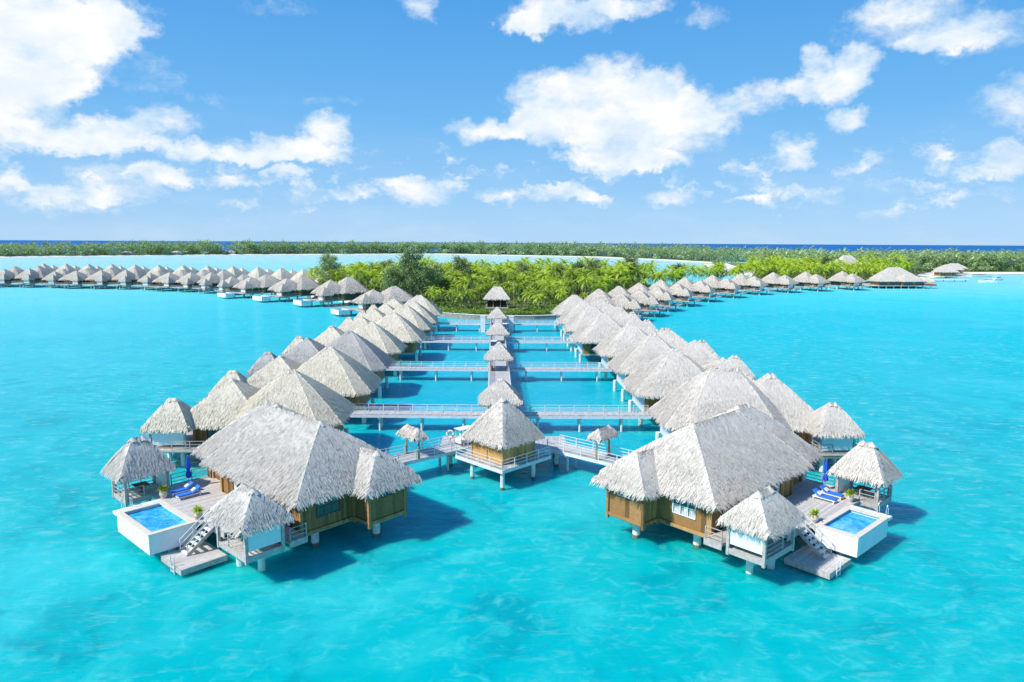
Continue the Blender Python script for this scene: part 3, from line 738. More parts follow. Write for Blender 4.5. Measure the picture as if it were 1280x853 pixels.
# ================================================================== row villas
def villa_proto(seed, thatch_mat, lod, far=False, big=False):
    """u: away from the boardwalk, v: away from the camera; origin at the middle of the main roof"""
    rnd = random.Random(seed); d1, lf = ((52, (.052, .55)), (18, (.10, .6)), (5, (.25, .8)))[lod]
    V = empty('overwater_villa', (0, 0, 0))
    def pc(name, mats, build, parent=V):
        mb = MB(); build(mb); return mb.build(name, mats, parent)
    j = lambda a: rnd.uniform(-a, a)
    pc('roof', thatch_mat, lambda mb: thatch(mb, -6.4, 7.0 + (1 if big else 0), -6.2, 6.0, 4.8 + j(.1), (10.7 if big else 10.1) + j(.15), ((-.3 + j(.3), j(.2)), (.5 + (2.4 if big else 0), j(.2))), d1, lf, rnd, .05, ch=(1.7 if seed % 2 else 2.1)))
    pc('roof', thatch_mat, lambda mb: thatch(mb, 2.0, 12.2, -5.0 + j(.3), 5.2, 4.7, (9.6 if big else 9.1) + j(.25), None, d1, lf, rnd, .05))
    pc('wall', 'wood', lambda mb: (mb.box(-4.8, 5.2, -4.2, 4.1, 2.02, 4.95), mb.box(5.2, 10.6, -3.4, 3.8, 2.01, 5.0)))
    pc('floor', 'grey_wood', lambda mb: (mb.box(-4.8, 10.5, -4.3, 4.3, 1.7, 2.0)))
    d = pc('door', 'wood_dark', lambda mb: [mb.box(x, x + .12, -4.3, -4.22, 2.1, 4.7) for x in (-3.2, -1.6, 0, 1.6, 3.2)] + [mb.box(-3.2, 3.3, -4.3, -4.22, z, z + .12) for z in (2.1, 4.6)])
    pc('pane', 'glass', lambda mb: mb.box(-3.1, 3.2, -4.24, -4.205, 2.1, 4.7), d)
    if thatch_mat == 'thatch': pc('sunlit_wall_panel', 'rail', lambda mb: mb.box(-4.92, -4.83, -4.0, 3.9, 1.9, 4.6))  # pale sheet over the boardwalk-side wall, painting its sunlit look
    w = pc('window', 'white', lambda mb: [mb.box(10.62, 10.68, -2.2, 2.2, z, z + .1) for z in (2.9, 4.5)] + [mb.box(10.62, 10.68, y, y + .1, 2.9, 4.6) for y in (-2.2, -.75, .7, 2.1)])
    pc('pane', 'glass', lambda mb: mb.box(10.59, 10.64, -2.15, 2.15, 2.9, 4.55), w)
    w = pc('window', 'wood_dark', lambda mb: [mb.box(6.2, 9.0, -3.48, -3.42, z, z + .12) for z in (2.9, 4.4)] + [mb.box(x, x + .12, -3.48, -3.42, 2.9, 4.5) for x in (6.2, 7.5, 8.9)])
    pc('pane', 'glass', lambda mb: mb.box(6.3, 8.95, -3.44, -3.405, 2.95, 4.45), w)
    pc('deck', 'deck_x', lambda mb: (mb.box(5.6, 14.6, -6.6, -3.5, 2.1, 2.3), mb.box(10.7, 16.2, -3.5, 3.5, 2.102, 2.302)))
    pc('railing', 'grey_wood', lambda mb: rail_run(mb, (5.7, -6.5), (11.6, -6.5), 2.3)); pc('railing', 'grey_wood', lambda mb: rail_run(mb, (16.1, -3.3), (16.1, 3.4), 2.3))
    if lod < 2 or True:
        for (x, y) in ((-5.2, -3.6), (.5, -3.6), (-5.2, 3.8), (.5, 3.8), (8.5, -3.2), (8.5, 3.5), (14.5, 0)):
            pc('pile', 'pile', lambda mb: mb.tube([(x, y, -2.6), (x, y, 1.9)], [.3, .3], 8))
    if far:
        p = pc('plunge_pool', 'white', lambda mb: (mb.box(16.2, 16.45, -3.5, 3.0, .8, 2.5), mb.box(19.6, 19.85, -3.5, 3.0, .8, 2.5), mb.box(16.45, 19.6, -3.5, -3.25, .8, 2.5), mb.box(16.45, 19.6, 2.75, 3.0, .8, 2.5), mb.box(16.45, 19.6, -3.25, 2.75, .8, 1.0)))
        pc('pool_water', 'pool', lambda mb: mb.add([(16.45, -3.25, 2.2), (19.6, -3.25, 2.2), (19.6, 2.75, 2.2), (16.45, 2.75, 2.2)], [(0, 1, 2, 3)]), p)
    return V
def gaz_proto(thatch_mat, dens, leaf):
    G = empty('thatched_gazebo', (0, 0, 0))
    def pc(name, mats, build):
        mb = MB(); build(mb); return mb.build(name, mats, G)
    pc('roof', thatch_mat, lambda mb: thatch(mb, -2.6, 2.6, -2.4, 2.4, 4.6, 7.5, None, dens, leaf, random.Random(4), .06))
    pc('floor', 'deck_x', lambda mb: mb.box(-1.9, 1.9, -1.7, 1.7, 2.1, 2.3))
    pc('skirt', 'post_wood', lambda mb: (mb.box(-1.90, 1.90, -1.76, -1.7, 1.75, 2.42), mb.box(-1.96, -1.9, -1.7, 1.76, 1.75, 2.42), mb.box(1.9, 1.96, -1.7, 1.76, 1.75, 2.42)))
    for x in (-1.9, 1.9):
        for y in (-1.7, 1.7): pc('post', 'grey_wood', lambda mb: mb.box(x - .09, x + .09, y - .09, y + .09, 1.7, 4.8))
    pc('panel', 'panel', lambda mb: mb.box(-1.72, 1.72, -1.73, -1.66, 2.65, 4.55))
    [pc('railing', 'grey_wood', lambda mb: rail_run(mb, (x_, -1.5), (x_, 1.5), 2.3, 1.05, 1.5)) for x_ in (-1.9, 1.9)]
    pc('pile', 'pile', lambda mb: mb.tube([(-1.2, -1.0, -2.6), (-1.2, -1.0, 2)], [.25, .25], 8))
    pc('pile', 'pile', lambda mb: mb.tube([(1.2, 1.0, -2.6), (1.2, 1.0, 2)], [.25, .25], 8))
    return G

ORD = ['first', 'second', 'third', 'fourth', 'fifth', 'sixth', 'seventh', 'eighth', 'ninth', 'tenth', 'eleventh', 'twelfth', 'thirteenth', 'fourteenth', 'fifteenth', 'sixteenth', 'seventeenth', 'eighteenth', 'nineteenth', 'twentieth', 'twenty-first', 'twenty-second', 'twenty-third', 'twenty-fourth']
protos = {}
used = set()
def get(key, fnc, **kw):
    """the prototype itself is placed first, later ones are copies"""
    if key not in protos: protos[key] = fnc()
    o = protos[key]
    if key not in used:
        used.add(key)
        o.location = kw['loc']; o.rotation_euler = (0, 0, kw['rz']); o.scale = kw['scale']
        tag(o, kw['label'], kw['cat'], kw['group']); return o
    c = copy_tree(o, kw['loc'], kw['rz'], kw['scale'], kw['label'], kw['group']); c['category'] = kw['cat']; return c

rows = {
 -1: [(80.2, 24.6, 'thatch_warm'), (97.2, 24.2, 'thatch_warm'), (113.3, 24.6, 'thatch_dark'), (131.5, 24.7, 'thatch_warm'), (147.5, 22.4, 'thatch_warm'), (164.5, 22.3, 'thatch_warm'), (180.5, 22.2, 'thatch_warm'), (197.5, 22.3, 'thatch_warm')],
 1: [(79.6, 24.6, 'thatch'), (97.0, 24.6, 'thatch'), (112.0, 24.9, 'thatch'), (129.5, 25.0, 'thatch'), (147.5, 22.5, 'thatch'), (163.5, 22.4, 'thatch'), (181.0, 22.5, 'thatch'), (201.0, 22.6, 'thatch')]}
for sg, sd in ((-1, 'left'), (1, 'right')):
    for k, (y, u, tm) in enumerate(rows[sg]):
        lod = 0 if k < 3 else 1
        vs = k % 2
        lb = '%s villa behind the big front one in the %s row%s' % (ORD[k], sd, {'thatch_warm': ', cream roof', 'thatch_dark': ', darker grey roof', 'thatch': ', pale grey roof'}[tm])
        x = axis_x(y) + sg * u
        bg_ = (sg > 0 and k == 0)
        get(('v', tm, lod, vs, bg_), lambda: villa_proto(20 + vs + lod, tm, lod, False, bg_), loc=(x, y, 0), rz=RZ, scale=(sg, 1, 1 + .02 * ((k * 7) % 3 - 1)), label=lb, cat='villa', group='thatched villas in the %s inner row' % sd)
        gx = x + sg * 12.2; gy = y - 4.4
        dk = sg < 0 and k == 2
        get(('g', tm, lod), lambda: gaz_proto(tm, (80, 30)[lod], ((.055, .48), (.11, .5))[lod]), loc=(gx, gy, 0), rz=RZ, scale=(sg, 1, 1), label='small gazebo on the lagoon side of the %s villa in the %s row' % (ORD[k], sd), cat='gazebo', group='gazebos of the %s inner row' % sd)

# right-hand arc
arc = [(28.5, 228), (37.5, 244), (48.5, 265), (61.5, 287), (77, 309.5), (96, 333), (117, 355), (139.5, 371.5), (162, 384), (187, 394)]
for k, (x, y) in enumerate(arc):
    a = arc[max(0, k - 1)]; b = arc[min(len(arc) - 1, k + 1)]
    d = atan2(b[1] - a[1], b[0] - a[0])            # along the arc
    rz = d - pi / 2                                  # u axis points to the open lagoon
    if k < 2: rz = RZ - .3
    get(('va', 'thatch', 2), lambda: villa_proto(31, 'thatch_far', 2), loc=(x, y, 0), rz=rz, scale=(1, 1, 1), label='%s villa of the arc curving off to the right from the island, grey thatch' % ORD[k], cat='villa', group='villas in the right-hand arc')
    gx = x + 12.0 * cos(rz) + 3.5 * sin(rz); gy = y + 12.0 * sin(rz) - 3.5 * cos(rz)
    get(('ga', 'thatch', 2), lambda: gaz_proto('thatch_far', 8, (.22, .6)), loc=(gx, gy, 0), rz=rz + pi / 2, scale=(1, 1, 1), label='white-panelled gazebo before the %s villa of the right-hand arc' % ORD[k], cat='gazebo', group='gazebos in the right-hand arc')

# left far rows
left_arc = [(-42, 246), (-66, 280), (-91, 302), (-113, 320), (-129, 334), (-143, 345), (-157, 354), (-171.5, 361), (-186, 366), (-200.5, 370), (-215, 373), (-229.5, 375.5), (-244, 378), (-258.5, 380), (-273, 382), (-287.5, 384)]
LA = len(left_arc)
for k, (x, y) in enumerate(left_arc):
    a = left_arc[max(0, k - 1)]; b = left_arc[min(LA - 1, k + 1)]
    d = atan2(b[1] - a[1], b[0] - a[0]); rz = d + pi / 2
    big = 1.12 if k < 3 else (1.0 + .09 * ((k * 5) % 4 - 1.5))
    get(('vf', 'thatch', 2, k < 4), lambda: villa_proto(40, 'thatch_far', 2, k < 4), loc=(x, y, 0), rz=rz, scale=(big, -big, 1.0 + .05 * ((k * 3) % 4 - 1.5)), label='%s villa from the island in the long row crossing the left background' % ORD[k], cat='villa', group='villas in the far left row')
    gx = x + 13 * cos(rz) - 4.6 * sin(rz); gy = y + 13 * sin(rz) + 4.6 * cos(rz)
    get(('gf', 'thatch', 2), lambda: gaz_proto('thatch_far', 8, (.22, .6)), loc=(gx, gy, 0), rz=rz + pi / 2, scale=((1, 1, 1) if k < 4 else (.85, .85, .95)), label='gazebo before the %s villa of the far left row' % ORD[k], cat='gazebo', group='gazebos in the far left row')
    if k >= 3:
        # second line behind, across the boardwalk
        X = x - 29 * cos(rz) - 6 * sin(rz); Y = y - 29 * sin(rz) + 6 * cos(rz)
        get(('vb', 'thatch_warm', 2), lambda: villa_proto(41, 'thatch_warm', 2), loc=(X, Y, 0), rz=rz + pi, scale=(.95, -.95, 1.12), label='cream-roofed villa behind the %s villa of the far left row' % ORD[k], cat='villa', group='villas behind the far left row')

# island reception buildings
def hall(loc, rz, sx, sy, zr, label, walls='wood', cat='building', name='thatched_hall', wings=()):
    B = empty(name, loc, rz, label, cat)
    mb = MB(); thatch(mb, -sx, sx, -sy, sy, 4.3, zr, ((-sx + sy * .9, 0), (sx - sy * .9, 0)) if sx > sy else None, 6, (.22, .7), random.Random(7)); mb.build('roof', 'thatch', B)
    mb = MB(); mb.box(-sx + 1.5, sx - 1.5, -sy + 1.5, sy - 1.5, 1.2, 4.4); mb.build('wall', walls, B)
    for i in range(int(sx)):
        x = -sx + 1 + i * 2 * (sx - 1) / (int(sx) - 1)
        mb = MB(); mb.box(x - .15, x + .15, -sy + .9, -sy + 1.2, .8, 4.3); mb.build('post', 'post_wood', B)
    mb = MB(); mb.box(-sx + .6, sx - .6, -sy + .6, sy - .6, .9, 1.3); mb.build('floor', 'deck_x', B)
    return B
hall((-5.6, 254, .4), 0, 4.9, 4.0, 8.6, 'thatched hall among the palms at the end of the spine boardwalk', 'dark')
# seawall and the white gate blocks
SW = empty('seawall', (0, 236, 0), 0, 'low curved stone seawall along the front of the palm island', 'wall')
mb = MB()
pts = [(-29, 238), (-22, 231), (-12, 225), (-4, 223), (7, 223.5), (15, 226), (23, 234)]
for i in range(len(pts) - 1):
    a, b = pts[i], pts[i + 1]; mb.beam((a[0], a[1] - 236, .2), (b[0], b[1] - 236, .2), .8, 2.6)
mb.build('wall_body', 'stone', SW)
mb = MB()
for i in range(len(pts) - 1):
    a, b = pts[i], pts[i + 1]; mb.beam((a[0], a[1] - 236, 1.58), (b[0], b[1] - 236, 1.58), 1.1, .16)
mb.build('coping', 'sand', SW)
flat('shore_terrace', [(-28.5, 238.3), (-22, 231.5), (-12, 225.5), (-4, 223.5), (7, 224), (15, 226.5), (22.5, 234), (20, 246), (-24, 247)], 1.5, 'ground')
for sg, sd in ((-1, 'left'), (1, 'right')):
    B = empty('gate_pillar', (axis_x(193.6) + sg * 4.0, 193.6, 0), 0, 'white block pillar on the %s of the pavilion nearest the island' % sd, 'pillar', 'white pillars at the shore')
    mb = MB(); mb.box(-.65, .65, -.5, .5, -.5, 4.4); mb.build('pillar_body', 'white', B)
    mb = MB(); mb.box(-.75, .75, -.6, .6, 4.4, 4.55); mb.build('cap', 'white', B)

# clubhouse on piles at the right
CB = empty('overwater_restaurant', (226, 404, 0), radians(6), 'wide many-roofed thatched restaurant over the water at the end of the right-hand arc', 'restaurant', scale=(.76, .76, .86))
rn = random.Random(2)
mb = MB(); thatch(mb, -10, 22, 6, 24, 5.5, 13.5, ((0, 15), (9, 15)), 5, (.25, .8), rn); mb.build('roof', 'thatch', CB)
mb = MB(); thatch(mb, -22, -3, -6, 9, 4.8, 9.8, ((-14, 1.5), (-11, 1.5)), 5, (.25, .8), rn); mb.build('roof', 'thatch', CB)
mb = MB(); thatch(mb, -4, 16, -8, 8, 4.8, 9.6, ((4, 0), (8, 0)), 5, (.25, .8), rn); mb.build('roof', 'thatch', CB)
mb = MB(); thatch(mb, 14, 24, -7, 1, 4.2, 7.5, None, 5, (.25, .8), rn); mb.build('roof', 'thatch_warm', CB)
mb = MB(); mb.box(-20, -3, -4, 7.5, 2.02, 4.9); mb.box(-2.9, 15.5, -6, 7.5, 2.01, 4.9); mb.box(-8, 20, 7.6, 22, 2.03, 5.6); mb.build('wall', 'wood', CB)
for x0, x1, y in ((-20, -13, -4.06), (-11, -5, -4.06), (-1, 6, -6.06), (8, 14, -6.06)):
    mb = MB(); mb.box(x0, x1, y - .05, y + .02, 2.6, 4.6); mb.build('window', 'glass', CB)
mb = MB(); mb.box(-24, 24, -8, 22, 1.7, 2.0); mb.build('floor', 'deck_x', CB)
mb = MB(); mb.box(14.5, 24, -8.2, .5, 2.01, 2.9); mb.build('parapet', 'hull_red', CB)
for x in range(-22, 25, 6):
    for y in (-7, 2, 12): mb = MB(); mb.tube([(x, y, -2.6), (x, y, 1.7)], [.35, .35], 8); mb.build('pile', 'pile', CB)

J = empty('jetty', (302, 480, 0), radians(4), 'long low white jetty right of the overwater restaurant', 'jetty')
mb = MB(); mb.box(-13, 13, -2.2, 2.2, 1.2, 1.6); mb.build('deck', 'white', J)
for x in range(-12, 13, 8):
    mb = MB(); mb.tube([(x, 0, -2.6), (x, 0, 1.2)], [.3, .3], 8); mb.build('pile', 'pile', J)
def boat(loc, rz, L, label, canopy='white'):
    B = empty('motor_boat', loc, rz, label, 'boat', 'boats by the jetty')
    w = L * .17; sec = [(-.5, .9), (-.2, 1), (.15, .95), (.35, .7), (.5, .05)]; vs = []; fs = []
    for s, k in sec: vs += [(s * L, -w * k, 1.1 + max(0, s) * .8), (s * L, -w * k * .7, -.3), (s * L, w * k * .7, -.3), (s * L, w * k, 1.1 + max(0, s) * .8)]
    for i in range(len(sec) - 1):
        for j in range(4): fs.append((i * 4 + j, i * 4 + (j + 1) % 4, i * 4 + 4 + (j + 1) % 4, i * 4 + 4 + j))
    fs += [(0, 1, 2, 3), (16, 17, 18, 19)]
    mb = MB(); mb.add(vs, fs); mb.build('hull', 'white', B)
    mb = MB(); mb.box(-.28 * L, .12 * L, -w * .65, w * .65, 1.1, 2.3); mb.build('cabin', 'white', B)
    mb = MB(); mb.box(-.27 * L, .13 * L, -w * .67, w * .67, 1.6, 2.05); mb.build('cabin_window', 'glass', B)
    mb = MB(); mb.box(-.42 * L, .2 * L, -w * .8, w * .8, 3.0, 3.12); mb.build('canopy', canopy, B)
    mb = MB(); [mb.beam((x * L, y * w * .75, 1.1), (x * L, y * w * .75, 3.0), .08) for x in (-.4, .18) for y in (-1, 1)]; mb.build('canopy_post', 'metal', B)
boat((338, 528, 0), radians(170), 17, 'large white motor boat with red canopy beyond the jetty', 'hull_red')
boat((366, 546, 0), radians(185), 20, 'long white boat nearest the beach at the far right', 'white')
boat((322, 470, 0), radians(160), 11, 'small white motor boat between restaurant and jetty', 'white')
boat((350, 500, 0), radians(15), 9, 'short white motor boat between two larger boats', 'white')
def shack(x, y, w, lb, rz=0):
    hall((x, y, .4), rz, w, w * .72, 8.5, lb, 'wood', 'hut', 'beach_hut')
shack(330, 530, 7.5, 'pale thatched beach hut right behind the overwater restaurant')
shack(364, 580, 9, 'low thatched boathouse above the boats on the far right beach')
shack(392, 618, 9, 'thatched beach hut farthest right behind the white boats')
hall((240, 500, 7), .2, 8, 6, 10.5, 'pale roofed house half hidden in the palms above the arc', 'white', 'house', 'island_house')
for k, (x, y, w) in enumerate([(-640, 1160, 10), (-585, 1215, 9), (-520, 1290, 8)]):
    hall((x, y, .5), 0, w, w * .6, 7, 'small white house on the far shore, %s from the left' % ORD[k], 'white', 'house', 'shore_house')

# ================================================================== vegetation
def frond(mb, ox, oy, oz, an, el, L, droop, rnd, nseg=8, w=.85, tint=.5):
    """one pinnate leaf: drooping midrib with leaflets on both sides"""
    pts = []; p = Vector((ox, oy, oz)); e = el
    h = Vector((cos(an), sin(an), 0)); st = L / nseg
    for i in range(nseg + 1):
        pts.append(p.copy()); p = p + (h * cos(e) + Vector((0, 0, sin(e)))) * st; e -= droop / nseg * (1 + i * .15)
    side = Vector((-sin(an), cos(an), 0))
    for i in range(nseg):
        t_ = (i + .5) / nseg; ww = w * sin(pi * min(1, .12 + t_ * .86)) ** .7
        a, b = pts[i], pts[i + 1]; m_ = a.lerp(b, .62); d = (b - a).normalized()
        for s in (-1, 1):
            tip = m_ + side * s * ww + d * ww * .55 + Vector((0, 0, -ww * rnd.uniform(.25, .6)))
            mb.add([tuple(a), tuple(m_), tuple(tip)], [(0, 1, 2)], 0, tint + rnd.uniform(-.12, .12))
            tip2 = b + side * s * ww * .9 + d * ww * .6 + Vector((0, 0, -ww * rnd.uniform(.25, .6)))
            mb.add([tuple(m_), tuple(b), tuple(tip2)], [(0, 1, 2)], 0, tint + rnd.uniform(-.12, .12))
def palm_proto(seed):
    rnd = random.Random(seed); H = rnd.uniform(8.5, 12); lean = rnd.uniform(.3, 1.8); la = rnd.uniform(0, 2 * pi)
    P = empty('coconut_palm', (0, 0, 0))
    pts = [(lean * cos(la) * (i / 6) ** 1.8, lean * sin(la) * (i / 6) ** 1.8, H * i / 6 - .5) for i in range(7)]
    mb = MB(); mb.tube(pts, [.3, .2, .17, .16, .15, .14, .16], 7); mb.build('trunk', 'bark', P)
    mb = MB(); x, y, z = pts[-1]
    n = rnd.randint(17, 22)
    for i in range(n):
        t_ = i / n; an = i * 2.39996 + rnd.uniform(-.2, .2); el = radians(72) - t_ * radians(95) + rnd.uniform(-.12, .12)
        frond(mb, x, y, z, an, el, rnd.uniform(4.6, 5.8), rnd.uniform(.9, 1.6), rnd, 7, 1.0, .95 - .75 * t_)
    mb.build('crown', 'palm', P)
    return P, H
palms = [palm_proto(50 + i) for i in range(6)]
# planting points on the near island
rnd = random.Random(77)
cand = []
blocked = [(-5.5, 254, 8, 7), (-5, 240, 7, 10), (240, 500, 9, 12), (-39, 262, 10, 9)]
y = 234.0
while y < 980:
    step = 6.4 if y < 420 else 7.5
    x = -110
    while x < 950:
        px, py = x + rnd.uniform(-.45, .45) * step, y + rnd.uniform(-.45, .45) * step
        x += step
        if px > .82 * py: continue
        if not inside(px, py, motu): continue
        ed = edge_dist(px, py, motu)
        if ed < 3 + (6 if px > 300 else 0) + (14 if 190 < px < 300 and py > 700 else 0): continue
        if any(abs(px - bx) < bw and abs(py - by) < bh for bx, by, bw, bh in blocked): continue
        if py > 640 and px < 330 and ed < 14: continue
        cand.append((px, py))
    y += step
# nearest first
for i in range(900):
    x = rnd.uniform(300, 1100); y = rnd.uniform(520, 800)
    if x <= .85 * y and inside(x, y, motu) and 5 < edge_dist(x, y, motu) < 90 and y > 610: cand.append((x, y))
cand.sort(key=lambda c: hypot(*c))
near = cand[:285]; rest = cand[285:]
used_p = set()
for i, (x, y) in enumerate(near):
    pi_ = rnd.randrange(6); P, H = palms[pi_]
    edge = hypot(x + 5, y - 250)
    s = rnd.uniform(.62, 1.14) * (.66 if y < 258 else .85 if y < 285 else .95)
    rz = rnd.uniform(0, 6.28)
    o = P if pi_ not in used_p else copy_tree(P)
    used_p.add(pi_)
    o.location = (x, y, .9); o.rotation_euler = (0, 0, rz); o.scale = (s, s, s)
    tag(o, 'green coconut palm standing in the palm grove on the island', 'palm tree', 'coconut palms on the island')
for i, (P, H) in enumerate(palms):
    if i not in used_p: P.location = (20, 262 + i, .9)

import numpy as np
def mass(name, spots, protos_v, matn, label, cat):
    """many plants grown together as one countless mass"""
    V = []; Fs = []; T = []; off = 0
    for (x, y, z, s, sz) in spots:
        v, f, tt = protos_v[rnd.randrange(len(protos_v))]
        an = rnd.uniform(0, 6.28); c, s_ = cos(an) * s, sin(an) * s
        w = np.empty_like(v); w[:, 0] = v[:, 0] * c - v[:, 1] * s_ + x; w[:, 1] = v[:, 0] * s_ + v[:, 1] * c + y; w[:, 2] = v[:, 2] * s * sz + z
        V.append(w); Fs.append(f + off); off += len(v); T.append(tt + rnd.uniform(-.25, .25))
    V = np.concatenate(V); Fs = np.concatenate(Fs); T = np.concatenate(T)
    me = bpy.data.meshes.new(name); me.vertices.add(len(V)); me.vertices.foreach_set('co', V.astype(np.float32).ravel())
    nf = len(Fs); me.loops.add(nf * 3); me.loops.foreach_set('vertex_index', Fs.astype(np.int32).ravel())
    me.polygons.add(nf); me.polygons.foreach_set('loop_start', np.arange(0, nf * 3, 3, dtype=np.int32)); me.polygons.foreach_set('loop_total', np.full(nf, 3, dtype=np.int32))
    at = me.attributes.new('tint', 'FLOAT', 'FACE'); at.data.foreach_set('value', T.astype(np.float32))
    me.materials.append(M[matn]); me.update(calc_edges=True); me.validate()
    o = bpy.data.objects.new(name, me); COL.objects.link(o); tag(o, label, cat, None, 'stuff'); return o
def arr(mb):
    return (np.array(mb.v, float), np.array(mb.f, int), np.array(mb.t, float))
def low_palm(seed, nf, ns, L, H):
    r = random.Random(seed); mb = MB()
    for i in range(nf):
        t_ = i / nf; frond(mb, 0, 0, H, i * 2.4, radians(70) - t_ * radians(90), L * r.uniform(.85, 1.1), 1.2, r, ns, 1.15, .9 - .7 * t_)
    mb.add([(-.15, 0, 0), (.15, 0, 0), (0, 0, H)], [(0, 1, 2)], 0, 0); mb.add([(0, -.15, 0), (0, .15, 0), (0, 0, H)], [(0, 1, 2)], 0, 0)
    return arr(mb)
mid = [low_palm(i, 15, 4, 4.6, 9 + i) for i in range(4)]
def tri_cloud(seed, n, rx, rz, z0, size, lobes=5, tb=.5):
    """leaf clumps spread through several uneven lobes"""
    r = random.Random(seed); mb = MB()
    lb = [(r.uniform(-.5, .5) * rx, r.uniform(-.5, .5) * rx, z0 + rz * r.uniform(.2, 1.0), r.uniform(.35, .6) * rx, r.uniform(.25, .4) * rz) for _ in range(lobes)]
    for i in range(n):
        cx, cy, cz, a, b = lb[r.randrange(lobes)]
        while True:
            d = Vector((r.uniform(-1, 1), r.uniform(-1, 1), r.uniform(-1, 1)))
            if .35 < d.length < 1: break
        p = Vector((cx + d.x * a, cy + d.y * a, cz + d.z * b)); q = Vector((r.gauss(0, 1), r.gauss(0, 1), r.gauss(0, .7))).normalized() * size * r.uniform(.6, 1.4)
        s = q.cross(Vector((r.gauss(0, 1), r.gauss(0, 1), r.gauss(0, 1)))).normalized() * size * .4
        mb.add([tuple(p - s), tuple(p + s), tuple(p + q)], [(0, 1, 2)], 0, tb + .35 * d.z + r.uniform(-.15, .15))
    return mb
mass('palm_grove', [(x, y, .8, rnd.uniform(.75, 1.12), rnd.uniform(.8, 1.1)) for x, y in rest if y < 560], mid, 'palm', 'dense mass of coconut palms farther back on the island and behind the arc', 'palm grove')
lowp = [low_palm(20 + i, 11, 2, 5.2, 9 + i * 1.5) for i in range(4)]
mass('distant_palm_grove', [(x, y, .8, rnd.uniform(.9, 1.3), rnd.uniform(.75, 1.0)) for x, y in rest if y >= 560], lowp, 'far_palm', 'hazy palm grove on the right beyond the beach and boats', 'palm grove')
# far island wood
def far_spots(n, zs):
    out = []
    while len(out) < n:
        k = rnd.randrange(len(far_front) - 1); a, b = far_front[k], far_front[k + 1]
        if rnd.random() > hypot(b[0] - a[0], b[1] - a[1]) / 1200: continue
        t_ = rnd.random(); dd = 14 + 190 * rnd.random() ** 1.4
        nx, ny = -(b[1] - a[1]), (b[0] - a[0]); l = hypot(nx, ny); nx /= l; ny /= l
        x = a[0] + (b[0] - a[0]) * t_ + nx * dd; y = a[1] + (b[1] - a[1]) * t_ + ny * dd
        if x < -1300: 
            if rnd.random() < .6: continue
        hh = max(.72, min(1.0, (y - 500) / 800))
        out.append((x, y, .8, rnd.uniform(1.1, 1.5) * hh, zs * rnd.uniform(.75, 1.1)))
    return out
fs_ = far_spots(5200, 1.05)
for i in range(420): fs_.append((-169 + rnd.uniform(-90, 90), 1500 + rnd.uniform(0, 200), .8, rnd.uniform(1.1, 1.5), rnd.uniform(.8, 1.1)))
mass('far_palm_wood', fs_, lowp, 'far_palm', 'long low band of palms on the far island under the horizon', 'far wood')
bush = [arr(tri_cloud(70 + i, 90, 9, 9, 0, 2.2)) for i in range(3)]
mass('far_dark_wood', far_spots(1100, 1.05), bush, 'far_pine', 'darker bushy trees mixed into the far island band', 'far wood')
bs_ = []
while len(bs_) < 700:
    x = rnd.uniform(290, 1000); y = rnd.uniform(560, 800)
    if x < .85 * y and inside(x, y, motu) and 7 < edge_dist(x, y, motu) < 60 and y > 600: bs_.append((x, y, .8, rnd.uniform(.45, .75), rnd.uniform(.7, 1.1)))
mass('right_shore_wood', bs_, bush, 'far_palm', 'bushy green undergrowth below the palms behind the right beach', 'shore wood')
shr = [arr(tri_cloud(80 + i, 110, 2.6, 2.0, 0, .55)) for i in range(4)]
sp = []
while len(sp) < 1300:
    x = rnd.uniform(-105, 330); y = rnd.uniform(234, 470)
    if inside(x, y, motu) and edge_dist(x, y, motu) > 1 and not any(abs(x - bx) < bw - 1 and abs(y - by) < bh - 1 for bx, by, bw, bh in blocked) and (rnd.random() < .25 or edge_dist(x, y, motu) < 22): sp.append((x, y, .9, rnd.uniform(.7, 1.5), rnd.uniform(.6, 1.2)))
mass('shrub_layer', sp, shr, 'shrub', 'green shrubs and ground plants along the island shore', 'shrubs')
sp = []
for i in range(260):
    x = rnd.uniform(-26, 22); sp.append((x, 225.5 + (x + 3) ** 2 * .017 + rnd.uniform(0, 9), 1.45, rnd.uniform(.5, .9), rnd.uniform(.5, .9)))
mass('hedge', [q for q in sp if abs(q[0] + 5) > 3.5], shr, 'shrub', 'leafy hedge growing on the terrace behind the seawall', 'hedge')
# beach grass edge on the far right
# casuarinas
def pine_proto(seed):
    r = random.Random(seed); P = empty('casuarina_tree', (0, 0, 0))
    mb = MB(); mb.tube([(0, 0, -.5), (.1, .1, 5), (.3, 0, 9), (.2, .1, 14)], [.35, .26, .17, .05], 7)
    lim = []
    for i in range(16):
        z = 3 + i * .68; an = i * 2.4; l = (3.9 - i * .14) * r.uniform(.7, 1.1); q = Vector((cos(an) * l, sin(an) * l, z + l * .75)); lim.append(((0.2, 0, z), q)); mb.tube([(.2, 0, z), tuple(q * .5 + Vector((.1, 0, z * .5 - .2))), tuple(q)], [.1, .07, .02], 5)
    mb.build('trunk', 'bark', P)
    mb = MB()
    for (p, q) in lim:
        p = Vector(p)
        for k in range(230):
            s = r.uniform(.3, 1.08); c = p.lerp(q, s) + Vector((r.gauss(0, .55), r.gauss(0, .55), r.gauss(.2, .55)))
            d = (Vector((r.gauss(0, .5), r.gauss(0, .5), r.gauss(.35, .5))) + (q - p).normalized() * .5).normalized() * r.uniform(.4, .95)
            sd = d.cross(Vector((r.gauss(0, 1), r.gauss(0, 1), r.gauss(0, 1)))).normalized() * .11
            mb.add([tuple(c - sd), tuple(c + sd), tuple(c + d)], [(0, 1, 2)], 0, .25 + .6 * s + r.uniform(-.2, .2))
    mb.build('crown', 'pine', P)
    return P
pines = [pine_proto(91), pine_proto(92)]
